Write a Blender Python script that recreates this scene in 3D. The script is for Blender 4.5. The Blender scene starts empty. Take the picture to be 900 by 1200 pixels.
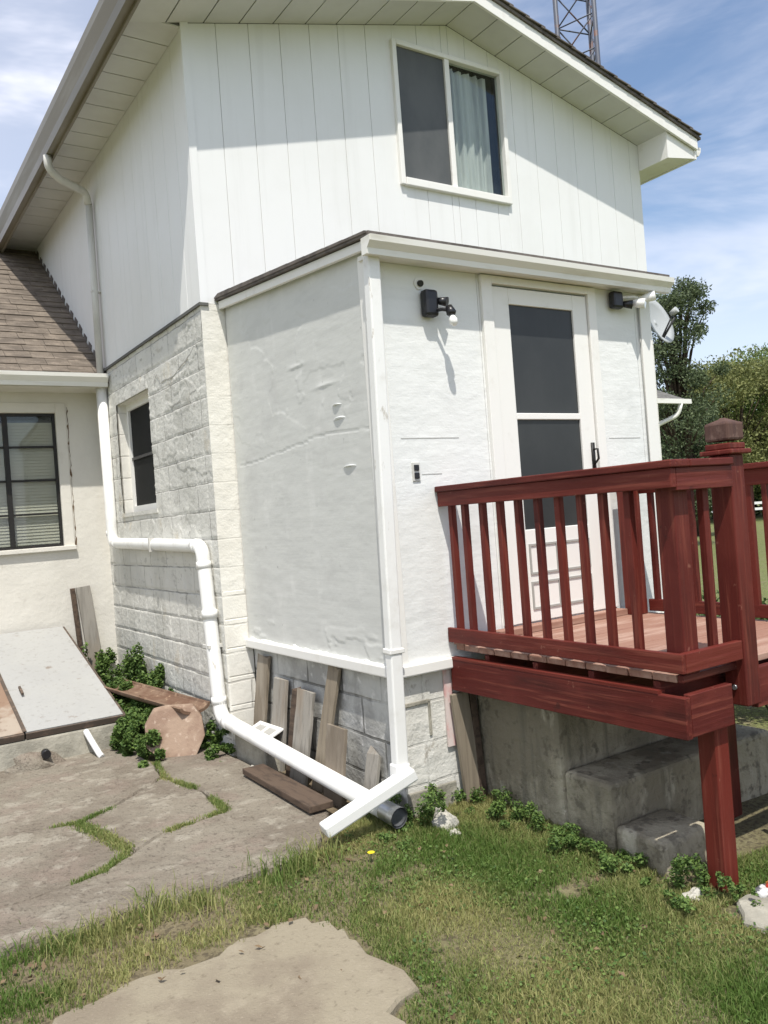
import bpy, math, random
import numpy as np
from mathutils import Vector, Matrix
R = math.radians
random.seed(7); rng = np.random.default_rng(7)
sc = bpy.context.scene
col = sc.collection

# ------------------------------------------------------------------ camera
cam_d = bpy.data.cameras.new('camera'); cam = bpy.data.objects.new('camera', cam_d); col.objects.link(cam)
cam_d.sensor_fit = 'VERTICAL'; cam_d.sensor_height = 24.0; cam_d.lens = 979.0/1200*24
cam_d.clip_start = 0.05; cam_d.clip_end = 2000
yaw, pit, rol = R(33.276), R(0.247), R(-4.266)
fwd = Vector((math.sin(yaw)*math.cos(pit), math.cos(yaw)*math.cos(pit), math.sin(pit)))
rt = Vector((math.cos(yaw), -math.sin(yaw), 0)); up = rt.cross(fwd)
rt2 = math.cos(rol)*rt + math.sin(rol)*up; up2 = -math.sin(rol)*rt + math.cos(rol)*up
m = Matrix((rt2, up2, -fwd)).transposed().to_4x4(); m.translation = Vector((-2.813, -4.277, 1.6))
cam.matrix_world = m
sc.camera = cam

# ------------------------------------------------------------------ light
SUN = Vector((0.5, 1.0, -2.2)).normalized()          # direction the light travels
sl = bpy.data.lights.new('sun', 'SUN'); sl.energy = 4.2; sl.angle = R(0.6); sl.color = (1, 0.955, 0.88)
so = bpy.data.objects.new('sun', sl); col.objects.link(so)
so.rotation_euler = (-SUN).to_track_quat('Z', 'Y').to_euler(); so.location = (-10, -20, 40)

w = bpy.data.worlds.new('World'); sc.world = w; w.use_nodes = True
nt = w.node_tree; N = nt.nodes; L = nt.links; N.clear()
out = N.new('ShaderNodeOutputWorld'); bg = N.new('ShaderNodeBackground'); bg.inputs['Strength'].default_value = 0.152
sky = N.new('ShaderNodeTexSky'); sky.sky_type = 'NISHITA'; sky.sun_disc = False
sky.sun_elevation = math.asin(-SUN.z); sky.sun_rotation = math.atan2(-SUN.x, -SUN.y)
sky.dust_density = 1.0; sky.ozone_density = 1.2; sky.air_density = 1.0
tc = N.new('ShaderNodeTexCoord')
def wnoise(scale, det, ro, loc, lo, hi):
    mp = N.new('ShaderNodeMapping'); mp.inputs['Scale'].default_value = scale; mp.inputs['Location'].default_value = loc
    mp.inputs['Rotation'].default_value = (0.12, -0.18, 0.3)
    L.new(tc.outputs['Generated'], mp.inputs['Vector'])
    n = N.new('ShaderNodeTexNoise'); n.inputs['Scale'].default_value = 1; n.inputs['Detail'].default_value = det; n.inputs['Roughness'].default_value = ro
    n.inputs['Distortion'].default_value = 0.35
    L.new(mp.outputs[0], n.inputs['Vector'])
    r = N.new('ShaderNodeMapRange'); r.interpolation_type = 'SMOOTHSTEP'
    r.inputs['From Min'].default_value = lo; r.inputs['From Max'].default_value = hi
    L.new(n.outputs['Fac'], r.inputs['Value']); return r.outputs[0]
def wmath(op, a, b):
    n = N.new('ShaderNodeMath'); n.operation = op
    for i, v in enumerate((a, b)):
        if isinstance(v, (int, float)): n.inputs[i].default_value = v
        else: L.new(v, n.inputs[i])
    return n.outputs[0]
big = wnoise((1.6, 1.6, 5.0), 6, 0.58, (2.3, 0.4, 0.6), 0.46, 0.62)
wis = wnoise((3.0, 3.0, 14.0), 7, 0.62, (1.1, 3.0, 0.2), 0.42, 0.72)
# a bank of thin cloud lies low over the north and the west, clearer blue up to the east
sep = N.new('ShaderNodeSeparateXYZ'); L.new(tc.outputs['Generated'], sep.inputs[0])
def wrange(v, a, b, c, d):
    r = N.new('ShaderNodeMapRange'); r.interpolation_type = 'SMOOTHSTEP'
    for k, x in zip(('From Min', 'From Max', 'To Min', 'To Max'), (a, b, c, d)): r.inputs[k].default_value = x
    L.new(v, r.inputs['Value']); return r.outputs[0]
west = wrange(sep.outputs['X'], 0.1, 0.62, 0.85, 0.0)
low = wrange(sep.outputs['Z'], 0.16, 0.34, 0.8, 0.0)
cov = wmath('MAXIMUM', wmath('MAXIMUM', west, low), wmath('MULTIPLY', wis, 0.35))
north = wrange(sep.outputs['Y'], -0.25, 0.35, 0.95, 1.0)
cov = wmath('MINIMUM', wmath('ADD', wmath('MULTIPLY', cov, wmath('ADD', wmath('MULTIPLY', big, 0.55), 0.5)), wmath('MULTIPLY', big, 0.22)), 1.0)
mx = N.new('ShaderNodeMix'); mx.data_type = 'RGBA'; mx.inputs['B'].default_value = (6.3, 6.4, 7.1, 1)
cov = wmath('MULTIPLY', cov, north)
L.new(cov, mx.inputs['Factor']); L.new(sky.outputs[0], mx.inputs['A'])
L.new(mx.outputs['Result'], bg.inputs['Color']); L.new(bg.outputs[0], out.inputs[0])
sc.view_settings.view_transform = 'Standard'; sc.view_settings.look = 'None'; sc.view_settings.gamma = 1
sc.view_settings.exposure = 0.22
sc.cycles.use_denoising = True
sc.cycles.max_bounces = 6

# ------------------------------------------------------------------ helpers
OFF = {}
class MB:
    def __init__(s): s.v = []; s.f = []; s.sm = False
    def add(s, vs, fs):
        o = len(s.v); s.v += [tuple(v) for v in vs]; s.f += [tuple(i+o for i in f) for f in fs]; return s
    def box(s, x0, x1, y0, y1, z0, z1):
        vs = [(x, y, z) for x in (x0, x1) for y in (y0, y1) for z in (z0, z1)]
        return s.add(vs, [(0,1,3,2),(4,6,7,5),(0,4,5,1),(2,3,7,6),(0,2,6,4),(1,5,7,3)])
    def bar(s, p0, p1, wd, th, side=None, taper=1.0):
        """beam from p0 to p1, wd wide along `side`, th thick along the third axis"""
        p0 = Vector(p0); p1 = Vector(p1); d = (p1-p0).normalized()
        a = Vector(side) if side is not None else Vector((1, 0, 0)) if abs(d.x) < .9 else Vector((0, 1, 0))
        a = (a - d*a.dot(d)).normalized(); b = d.cross(a)
        vs = []
        for p, k in ((p0, 1), (p1, taper)):
            for i, j in ((-1,-1),(1,-1),(1,1),(-1,1)): vs.append(p + a*i*wd*k/2 + b*j*th*k/2)
        return s.add(vs, [(3,2,1,0),(4,5,6,7),(0,1,5,4),(1,2,6,5),(2,3,7,6),(3,0,4,7)])
    def prism(s, poly, axis, a, b):
        """poly in the two other axes (order x,y,z without axis), extruded from a to b"""
        n = len(poly); vs = []
        for c in (a, b):
            for (u, v) in poly:
                vs.append((c, u, v) if axis == 0 else (u, c, v) if axis == 1 else (u, v, c))
        fs = [tuple(range(n)), tuple(range(2*n-1, n-1, -1))]
        for i in range(n):
            j = (i+1) % n; fs.append((i, j, n+j, n+i) if True else ())
        return s.add(vs, fs)
    def tube(s, path, r, seg=14, cap=True):
        path = [Vector(p) for p in path]; rs = r if isinstance(r, (list, tuple)) else [r]*len(path)
        o = len(s.v); prev = None
        for i, p in enumerate(path):
            d = (path[min(i+1, len(path)-1)] - path[max(i-1, 0)]).normalized()
            if prev is None:
                a = Vector((0, 0, 1)) if abs(d.z) < .9 else Vector((1, 0, 0)); a = (a - d*a.dot(d)).normalized()
            else: a = (prev - d*prev.dot(d)).normalized()
            prev = a; b = d.cross(a)
            for k in range(seg):
                t = 2*math.pi*k/seg; s.v.append(tuple(p + (a*math.cos(t) + b*math.sin(t))*rs[i]))
        for i in range(len(path)-1):
            for k in range(seg):
                k2 = (k+1) % seg
                s.f.append((o+i*seg+k, o+i*seg+k2, o+(i+1)*seg+k2, o+(i+1)*seg+k))
        if cap:
            s.f.append(tuple(o+k for k in range(seg))[::-1]); s.f.append(tuple(o+(len(path)-1)*seg+k for k in range(seg)))
        s.sm = True; return s
    def build(s, name, mat, parent=None, label=None, bev=0, kind=None):
        me = bpy.data.meshes.new(name); off = OFF.get(parent.name, Vector()) if parent else Vector()
        me.from_pydata([(v[0]-off.x, v[1]-off.y, v[2]-off.z) for v in s.v], [], s.f); me.update()
        import bmesh
        bm = bmesh.new(); bm.from_mesh(me); bmesh.ops.recalc_face_normals(bm, faces=bm.faces); bm.to_mesh(me); bm.free()
        me.materials.append(mat); o = bpy.data.objects.new(name, me); col.objects.link(o)
        if parent: o.parent = parent; OFF[o.name] = off
        if label: o['label'] = label
        if kind: o['kind'] = kind
        if bev:
            b = o.modifiers.new('bevel', 'BEVEL'); b.width = bev; b.segments = 2; b.limit_method = 'ANGLE'; b.angle_limit = R(35)
        if s.sm:
            for p_ in me.polygons: p_.use_smooth = len(p_.vertices) == 4
        return o
def rounded(path, rad, n=6):
    """round the inner corners of a polyline"""
    P = [Vector(p) for p in path]; o = [P[0]]
    for i in range(1, len(P)-1):
        a = (P[i-1]-P[i]); b = (P[i+1]-P[i]); r = min(rad, a.length*.45, b.length*.45)
        a0 = P[i]+a.normalized()*r; b0 = P[i]+b.normalized()*r
        for k in range(n+1):
            t = k/n; o.append(a0*(1-t)**2 + P[i]*2*t*(1-t) + b0*t*t)
    o.append(P[-1]); return o
def root(name, label, cat, loc, group=None):
    o = bpy.data.objects.new(name, None); col.objects.link(o); o.location = loc; o.empty_display_size = .1
    o['label'] = label; o['category'] = cat
    if group: o['group'] = group
    OFF[o.name] = Vector(loc); return o
def tag(o, label, cat, group=None, kind=None):
    if label: o['label'] = label
    if cat: o['category'] = cat
    if group: o['group'] = group
    if kind: o['kind'] = kind
    return o
def recenter(o):
    me = o.data; c = Vector(np.mean([v.co for v in me.vertices], axis=0)); zmin = min(v.co.z for v in me.vertices); c.z = zmin
    me.transform(Matrix.Translation(-c)); o.location = c; return o

# ------------------------------------------------------------------ materials
def mat(name, base, rough=.6, layers=(), bump=(), spec=.3, metal=0, brick=None, joint=.5, jcol=None, attr=None, cracks=None, vary=None):
    """layers: (scale xyz, colour, lo, hi, amount); bump: (scale xyz, strength, distance)"""
    M = bpy.data.materials.new(name); M.use_nodes = True; t = M.node_tree; n = t.nodes; l = t.links
    b = n['Principled BSDF']; b.inputs['Roughness'].default_value = rough; b.inputs['Specular IOR Level'].default_value = spec; b.inputs['Metallic'].default_value = metal
    g = n.new('ShaderNodeNewGeometry')
    def noise(sca, det=6, ro=.6, dist=0.0):
        mp = n.new('ShaderNodeMapping'); mp.inputs['Scale'].default_value = sca if hasattr(sca, '__len__') else (sca,)*3
        l.new(g.outputs['Position'], mp.inputs[0])
        x = n.new('ShaderNodeTexNoise'); x.inputs['Scale'].default_value = 1; x.inputs['Detail'].default_value = det; x.inputs['Roughness'].default_value = ro; x.inputs['Distortion'].default_value = dist
        l.new(mp.outputs[0], x.inputs['Vector']); return x.outputs['Fac']
    def rng_(v, lo, hi, a=0., c=1.):
        r = n.new('ShaderNodeMapRange'); r.interpolation_type = 'SMOOTHSTEP'
        r.inputs['From Min'].default_value = lo; r.inputs['From Max'].default_value = hi; r.inputs['To Min'].default_value = a; r.inputs['To Max'].default_value = c
        l.new(v, r.inputs['Value']); return r.outputs[0]
    def mul(a, c):
        q = n.new('ShaderNodeMath'); q.operation = 'MULTIPLY'
        for i, v in enumerate((a, c)):
            if isinstance(v, (int, float)): q.inputs[i].default_value = v
            else: l.new(v, q.inputs[i])
        return q.outputs[0]
    def mixc(f, a, c):
        q = n.new('ShaderNodeMix'); q.data_type = 'RGBA'
        l.new(f, q.inputs['Factor'])
        for k, v in (('A', a), ('B', c)):
            if isinstance(v, tuple): q.inputs[k].default_value = (*v, 1)
            else: l.new(v, q.inputs[k])
        return q.outputs['Result']
    c = base; nrm = None
    if attr:
        at = n.new('ShaderNodeAttribute'); at.attribute_name = 'tint'; c = mixc(at.outputs['Fac'], base, attr)
    if vary:
        oi = n.new('ShaderNodeObjectInfo'); c = mixc(oi.outputs['Random'], c, vary)
    for sca, cc, lo, hi, am in layers:
        c = mixc(mul(rng_(noise(sca), lo, hi), am), c, cc)
    def bumpn(h, st, di):
        nonlocal nrm
        q = n.new('ShaderNodeBump'); q.inputs['Strength'].default_value = st; q.inputs['Distance'].default_value = di
        l.new(h, q.inputs['Height'])
        if nrm: l.new(nrm, q.inputs['Normal'])
        nrm = q.outputs[0]
    if brick:                                  # (axis u, width, height, mortar, z offset)
        sp = n.new('ShaderNodeSeparateXYZ'); l.new(g.outputs['Position'], sp.inputs[0])
        cb = n.new('ShaderNodeCombineXYZ'); l.new(sp.outputs[brick[0]], cb.inputs['X'])
        ad = n.new('ShaderNodeMath'); ad.operation = 'ADD'; ad.inputs[1].default_value = brick[4]
        l.new(sp.outputs['Z'], ad.inputs[0]); l.new(ad.outputs[0], cb.inputs['Y'])
        wob = n.new('ShaderNodeTexNoise'); wob.inputs['Scale'].default_value = 5; l.new(g.outputs['Position'], wob.inputs['Vector'])
        va = n.new('ShaderNodeVectorMath'); va.operation = 'MULTIPLY_ADD'; va.inputs[1].default_value = (.02, .02, 0)
        l.new(wob.outputs['Color'], va.inputs[0]); l.new(cb.outputs[0], va.inputs[2])
        br = n.new('ShaderNodeTexBrick'); br.inputs['Scale'].default_value = 1; br.inputs['Brick Width'].default_value = brick[1]; br.inputs['Row Height'].default_value = brick[2]
        br.inputs['Mortar Size'].default_value = brick[3]; br.inputs['Mortar Smooth'].default_value = .5
        l.new(va.outputs[0], br.inputs['Vector'])
        jm = mul(br.outputs['Fac'], mul(rng_(noise(3.0), .35, .62, .15, 1), joint))
        if jcol: c = mixc(jm, c, jcol)
        bumpn(mul(jm, -1.0), .8, .012)
    if cracks:                                 # (scale xyz, width, colour, mask lo, mask hi)
        mp = n.new('ShaderNodeMapping'); mp.inputs['Scale'].default_value = cracks[0]; l.new(g.outputs['Position'], mp.inputs[0])
        wob = n.new('ShaderNodeTexNoise'); wob.inputs['Scale'].default_value = 3; wob.inputs['Detail'].default_value = 5; l.new(g.outputs['Position'], wob.inputs['Vector'])
        va = n.new('ShaderNodeVectorMath'); va.operation = 'MULTIPLY_ADD'; va.inputs[1].default_value = (.9,)*3
        l.new(wob.outputs['Color'], va.inputs[0]); l.new(mp.outputs[0], va.inputs[2])
        vo = n.new('ShaderNodeTexVoronoi'); vo.feature = 'DISTANCE_TO_EDGE'; vo.inputs['Scale'].default_value = 1; l.new(va.outputs[0], vo.inputs['Vector'])
        cm = mul(rng_(vo.outputs['Distance'], 0, cracks[1], 1, 0), rng_(noise(1.7), cracks[3], cracks[4]))
        c = mixc(cm, c, cracks[2]); bumpn(mul(cm, -1.0), .7, .01)
    for sca, st, di in bump: bumpn(noise(sca), st, di)
    if isinstance(c, tuple): b.inputs['Base Color'].default_value = (*c, 1)
    else: l.new(c, b.inputs['Base Color'])
    if nrm: l.new(nrm, b.inputs['Normal'])
    return M
WHITE = (.78, .785, .77)
m_siding = mat('white_siding', WHITE, .45, [((9, 9, .5), (.6, .6, .57), .5, .8, .35), ((1.2,)*3, (.7, .7, .67), .4, .7, .4)], [((4, 4, .6), .15, .01), ((30, 30, 8), .12, .003)])
m_trim = mat('white_trim', (.8, .79, .75), .4, [((5,)*3, (.58, .55, .48), .55, .8, .5)], [((20,)*3, .1, .004)])
m_soffit = mat('soffit_metal', (.62, .62, .585), .45, [((2.5,)*3, (.52, .515, .48), .4, .75, .6)], [((3,)*3, .1, .01)])
m_gap = mat('dark_gap', (.12, .12, .11), .9)
m_sidegap = mat('pale_groove', (.5, .5, .48), .9)
m_shadowgap = mat('shadow_gap', (.36, .355, .33), .9)  # grey stands in for the shade in seams, cracks and panel edges
m_gutter = mat('gutter_metal', (.21, .185, .135), .35, [((2, .5, 6), (.36, .34, .3), .45, .75, .7)], [((3,)*3, .12, .01)])
m_gutter_w = mat('white_gutter', (.8, .79, .74), .35, [((1.5, 3, 9), (.5, .46, .36), .5, .8, .6)], [((4,)*3, .12, .01)])
m_pvc = mat('white_pvc', (.80, .80, .775), .35, [((5,)*3, (.6, .585, .53), .5, .75, .6), ((22, 22, 7), (.42, .38, .31), .63, .72, .7)], [((8,)*3, .06, .01)], spec=.5)
m_spout = mat('grey_downspout', (.6, .59, .55), .35, [((6, 6, 2), (.38, .37, .33), .48, .75, .6)], [((8,)*3, .06, .01)])
m_mason = mat('painted_block', (.64, .63, .58), .8, [((1.6,)*3, (.52, .515, .475), .42, .66, .6), ((4, 4, 9), (.40, .39, .35), .57, .68, .6), ((7, 7, 14), (.34, .33, .3), .6, .68, .55), ((3, 3, 2), (.55, .49, .38), .6, .7, .6), ((1.3, 1.3, .5), (.47, .465, .42), .52, .66, .5), ((26, 26, 16.), (.30, .29, .265), .64, .7, .7)],
              [((30,)*3, .6, .012), ((80,)*3, .4, .004)], brick=('Y', .47, .235, .007, .13), joint=.75, jcol=(.2, .195, .175))
m_masonx = mat('painted_block_front', (.73, .715, .655), .8, [((2.2,)*3, (.66, .635, .57), .4, .7, .6), ((11, 11, 6), (.42, .39, .33), .62, .75, .6)],
              [((14,)*3, .4, .016), ((50,)*3, .3, .006)], brick=('X', .47, .235, .01, .13), joint=.5, jcol=(.36, .34, .3))
m_masonu = mat('cracked_painted_render', (.66, .645, .585), .8, [((2.2,)*3, (.55, .54, .49), .42, .66, .6), ((4, 4, 10), (.33, .325, .295), .57, .66, .75), ((9, 9, 4), (.42, .41, .375), .56, .66, .7), ((14, 14, 3.), (.74, .73, .68), .55, .7, .6)],
              [((7, 7, 12), .7, .035), ((3, 3, 5), .5, .06), ((40,)*3, .4, .008)], brick=('Y', .47, .235, .016, .13), joint=.3, jcol=(.3, .29, .26), cracks=((.7, .7, 2.4), .03, (.17, .17, .15), .52, .6))
m_quoin = mat('cream_quoin_paint', (.73, .715, .655), .75, [((2.2,)*3, (.66, .635, .57), .4, .7, .6), ((11, 11, 6), (.5, .47, .42), .64, .75, .6)], [((10,)*3, .35, .02), ((3, 3, 4), .4, .05)], brick=('X', .9, .235, .008, .13), joint=.14, jcol=(.4, .38, .33))
m_found = mat('foundation_block', (.5, .5, .47), .85, [((3,)*3, (.27, .265, .25), .42, .62, .7), ((9,)*3, (.74, .73, .7), .55, .7, .6)],
              [((16,)*3, .6, .02)], brick=('Y', .5, .25, .012, .08), joint=.8, jcol=(.12, .12, .11))
m_foundx = mat('foundation_render', (.68, .67, .62), .85, [((3,)*3, (.56, .55, .5), .42, .62, .7), ((9, 9, 5), (.34, .31, .26), .62, .7, .8)],
              [((9,)*3, .6, .03), ((40,)*3, .4, .008)], brick=('X', .42, .25, .01, .08), joint=.3, jcol=(.2, .19, .17))
m_hard = mat('painted_hardboard', (.76, .77, .75), .6, [((2, 2, 9), (.66, .67, .65), .45, .7, .5), ((16, 16, 16), (.5, .5, .48), .68, .76, .5), ((2.4, 2.4, 2.4), (.6, .61, .6), .55, .7, .4)],
             [((2, 2, 40), .2, .006), ((7, 7, 16), .3, .014), ((2.2, 2.2, 2.2), .25, .05)])
m_hardg = mat('shaded_hardboard', (.61, .615, .585), .65, [((2, 2, 9), (.52, .525, .5), .45, .7, .5), ((16, 16, 16), (.36, .36, .34), .66, .74, .6), ((2.4, 2.4, 2.4), (.5, .5, .48), .55, .7, .5), ((5, 5, 2.5), (.68, .68, .65), .55, .7, .6)],
             [((2, 2, 40), .15, .005), ((12, 12, 20), .2, .006)])  # darker copy of the porch board paint, side wall's shade put into the colour
m_wing = mat('cream_stucco', (.68, .655, .59), .85, [((1.6,)*3, (.6, .575, .515), .4, .65, .6), ((8, 8, 4), (.45, .41, .34), .62, .75, .5)], [((30,)*3, .35, .01), ((4,)*3, .35, .03)])
m_shingleD = mat('dark_roof_shingle', (.16, .14, .125), .9, [((9,)*3, (.08, .07, .065), .4, .65, .8)], [((60,)*3, .5, .01)])
m_shingle = mat('brown_roof_shingle', (.18, .15, .12), .92, [((3.2, 9, 9), (.11, .092, .075), .42, .6, .8), ((6, 12, 12), (.27, .225, .18), .5, .68, .7), ((45,)*3, (.1, .08, .06), .5, .7, .6)], [((80,)*3, .6, .01)])
m_shingleG = mat('grey_roof_shingle', (.15, .145, .135), .9, [((6, 6, 20), (.09, .088, .08), .45, .62, .8)])
m_glass = mat('dark_window_glass', (.028, .031, .033), .08, [((1.1, 1.1, 1.4), (.06, .065, .065), .4, .7, .8)], spec=.5)
m_screenw = mat('pale_insect_screen', (.075, .08, .08), .5, [((2, 2, 1.2), (.115, .118, .115), .4, .7, .7)], [((140,)*3, .1, .001)], spec=.4)
m_screen = mat('grey_insect_screen', (.032, .035, .036), .35, [((2, 2, 1.2), (.05, .053, .053), .4, .7, .7)], [((140,)*3, .1, .001)], spec=.35)
m_rustline = mat('rusty_joint', (.13, .085, .05), .9, [((20,)*3, (.4, .34, .26), .5, .6, .7)])
m_dkscreen = mat('black_insect_screen', (.016, .017, .017), .7, spec=.15)
m_curtain = mat('pale_curtain', (.6, .6, .57), .85, [((9, 9, .7), (.36, .36, .35), .45, .62, .7)])
m_black = mat('black_plastic', (.012, .012, .014), .35, spec=.5)
m_iron = mat('black_window_frame', (.02, .019, .018), .5, [((14,)*3, (.07, .045, .03), .58, .72, .6)])
m_blind = mat('tan_blind', (.5, .45, .37), .7, [((.8,)*3, (.33, .31, .28), .4, .7, .8)])
def redwood(ax, nm, base=(.13, .022, .015), worn=(.2, .055, .037), dark=(.036, .010, .009)):
    s = [38.]*3; s[ax] = 1.6; s2 = [9.]*3; s2[ax] = 1.1
    return mat(nm, base, .5, [(tuple(s2), dark, .48, .68, .6), (tuple(s), worn, .5, .7, .8), ((2.5,)*3, (.15, .03, .022), .4, .7, .6), ((18,)*3, (.24, .10, .07), .66, .72, .6), ((7, 7, 7), (.045, .012, .01), .66, .72, .7)], [(tuple(s), .6, .006)], spec=.2, vary=(.08, .013, .011))
m_rx, m_ry, m_rz = redwood(0, 'red_stain_wood'), redwood(1, 'red_stain_wood_long'), redwood(2, 'red_stain_wood_upright')
m_floor = mat('worn_deck_boards', (.30, .165, .12), .65, [((1.4, 9, 9), (.42, .28, .22), .45, .65, .8), ((2, 30, 30), (.2, .085, .065), .5, .7, .6)], [((2, 40, 40), .3, .004)])
m_weath = mat('weathered_wood', (.25, .21, .155), .85, [((30, 30, 1.3), (.17, .14, .105), .45, .68, .8), ((5, 5, 1), (.36, .32, .26), .5, .7, .6)], [((40, 40, 1.5), .6, .008)], vary=(.17, .14, .11))
m_weathg = mat('grey_weathered_wood', (.29, .27, .235), .85, [((30, 30, 1.3), (.2, .185, .16), .45, .66, .8), ((4, 4, 1), (.27, .21, .15), .5, .7, .6)], [((40, 40, 1.5), .6, .008)])
m_dkwood = mat('dark_brown_wood', (.1, .07, .05), .85, [((20, 4, 20), (.045, .032, .024), .45, .65, .8)], [((40, 3, 40), .6, .006)])
m_conc = mat('pale_concrete', (.36, .34, .28), .9, [((3.2,)*3, (.2, .19, .155), .42, .62, .75), ((9,)*3, (.46, .44, .37), .55, .72, .5), ((2.5, 2.5, .8), (.25, .24, .2), .5, .65, .6)], [((22,)*3, .6, .02), ((80,)*3, .4, .005)])
m_patio = mat('patio_concrete', (.24, .212, .167), .95, [((1.7,)*3, (.17, .142, .11), .42, .6, .8), ((2.6, 2.6, 2.6), (.235, .185, .15), .5, .62, .5), ((6,)*3, (.36, .33, .27), .52, .66, .6), ((40,)*3, (.08, .065, .05), .54, .68, .6), ((90,)*3, (.36, .33, .28), .6, .72, .5)], [((3, 3, 3), .6, .06), ((12,)*3, .7, .03), ((70,)*3, .9, .012)])
m_sandc = mat('sandy_concrete', (.27, .235, .17), .95, [((1.7,)*3, (.19, .155, .115), .42, .62, .7), ((30,)*3, (.14, .115, .08), .56, .7, .6), ((6,)*3, (.31, .27, .2), .55, .7, .5), ((60,)*3, (.36, .31, .24), .6, .7, .5)], [((10,)*3, .4, .02), ((80,)*3, .6, .006)])
m_rust = mat('rusty_steel', (.24, .16, .11), .7, [((2.5,)*3, (.38, .33, .27), .45, .62, .8), ((9,)*3, (.12, .06, .035), .55, .7, .8)], [((40,)*3, .3, .004)], metal=.0)
m_bulk = mat('dented_grey_steel', (.37, .37, .355), .5, [((2.2,)*3, (.35, .35, .34), .42, .62, .7), ((7,)*3, (.2, .16, .125), .62, .75, .8), ((20,)*3, (.25, .24, .22), .55, .7, .6)], [((3,)*3, .35, .03), ((40,)*3, .2, .003)], spec=.4)
m_edge = mat('dark_rust_edge', (.09, .07, .055), .8, [((12,)*3, (.2, .14, .1), .5, .7, .7)])
m_stone = mat('pink_sandstone', (.31, .225, .165), .9, [((5,)*3, (.22, .145, .105), .42, .62, .8), ((16,)*3, (.5, .4, .32), .55, .7, .6)], [((25,)*3, .6, .015)])
m_trough = mat('rusty_trough', (.19, .125, .085), .85, [((6,)*3, (.13, .07, .045), .42, .62, .8), ((14,)*3, (.42, .3, .2), .56, .7, .7)], [((30,)*3, .5, .01)])
m_lime = mat('white_rubble', (.48, .46, .4), .9, [((12,)*3, (.4, .37, .3), .55, .7, .7)], [((30,)*3, .8, .02)])
m_galv = mat('galvanised_steel', (.42, .44, .46), .3, [((20,)*3, (.2, .2, .2), .5, .7, .6)], metal=.8)
m_dish = mat('grey_dish', (.42, .44, .44), .45)
m_blackm = mat('dark_metal', (.04, .04, .042), .45)
m_bulb = mat('lamp_glass', (.85, .85, .82), .12, spec=.6)
m_yel = mat('yellow_petals', (.75, .6, .02), .6)
m_bark = mat('bark', (.09, .065, .045), .9, [((8, 8, 2), (.05, .035, .025), .4, .65, .8)], [((12, 12, 3), .8, .03)])
m_mast = mat('painted_mast_steel', (.09, .1, .13), .5, [((3,)*3, (.22, .1, .06), .55, .65, .7)])
m_bag = mat('red_print_bag', (.42, .05, .03), .35, [((16,)*3, (.75, .33, .08), .5, .56, .9), ((11,)*3, (.02, .02, .02), .6, .63, 1)], [((30,)*3, .5, .02)])
m_bagw = mat('pale_crumpled_plastic', (.6, .6, .58), .3, [((15,)*3, (.06, .06, .07), .5, .58, .9)], [((30,)*3, .5, .02)])
m_paintstain = mat('red_overspray', (.62, .36, .34), .7, [((9, 9, 5), (.68, .6, .56), .4, .6, .9)])
m_white_plain = mat('fresh_white_paint', (.8, .8, .78), .45)
m_olive = mat('dry_leaf', (.24, .21, .05), .8)

# ------------------------------------------------------------------ ground
def gh(x, y):
    x = np.asarray(x, float); y = np.asarray(y, float)
    h = -.275 + np.clip(y, -1.8, 0)*.045
    far = np.clip((np.hypot(x, y)-6)/10, 0, 1)
    return h*(1-far) - .42*far
def ghf(x, y): return float(gh(x, y))
gx = np.concatenate([-np.geomspace(900, 6, 14), np.linspace(-5, 8, 53), np.geomspace(9, 900, 16)])
gy = np.concatenate([-np.geomspace(900, 6, 14), np.linspace(-5, 8, 53), np.geomspace(9, 900, 16)])
mb = MB(); X, Y = np.meshgrid(gx, gy); Z = gh(X, Y) + np.where(np.hypot(X, Y) < 12, rng.normal(0, .006, X.shape), 0)
nx = len(gx); mb.v = list(zip(X.ravel(), Y.ravel(), Z.ravel()))
mb.f = [(j*nx+i, j*nx+i+1, (j+1)*nx+i+1, (j+1)*nx+i) for j in range(len(gy)-1) for i in range(nx-1)]
m_ground = mat('lawn_soil', (.17, .13, .085), .95, [((6,)*3, (.24, .195, .13), .5, .68, .7), ((.05, .05, .05), (.13, .175, .045), .45, .6, .3), ((35,)*3, (.075, .06, .038), .48, .6, .8), ((90,)*3, (.33, .27, .17), .6, .7, .6)], [((20,)*3, .8, .03), ((70,)*3, .6, .01)], attr=(.15, .19, .05))
g = mb.build('ground', m_ground, kind='structure'); at_ = g.data.attributes.new('tint', 'FLOAT', 'POINT'); at_.data.foreach_set('value', (np.clip((np.hypot(X+1, Y+1).ravel()-2.6)/2.2, 0, 1)*.85).astype(np.float32)); g.data.polygons.foreach_set('use_smooth', [True]*len(g.data.polygons))

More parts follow.
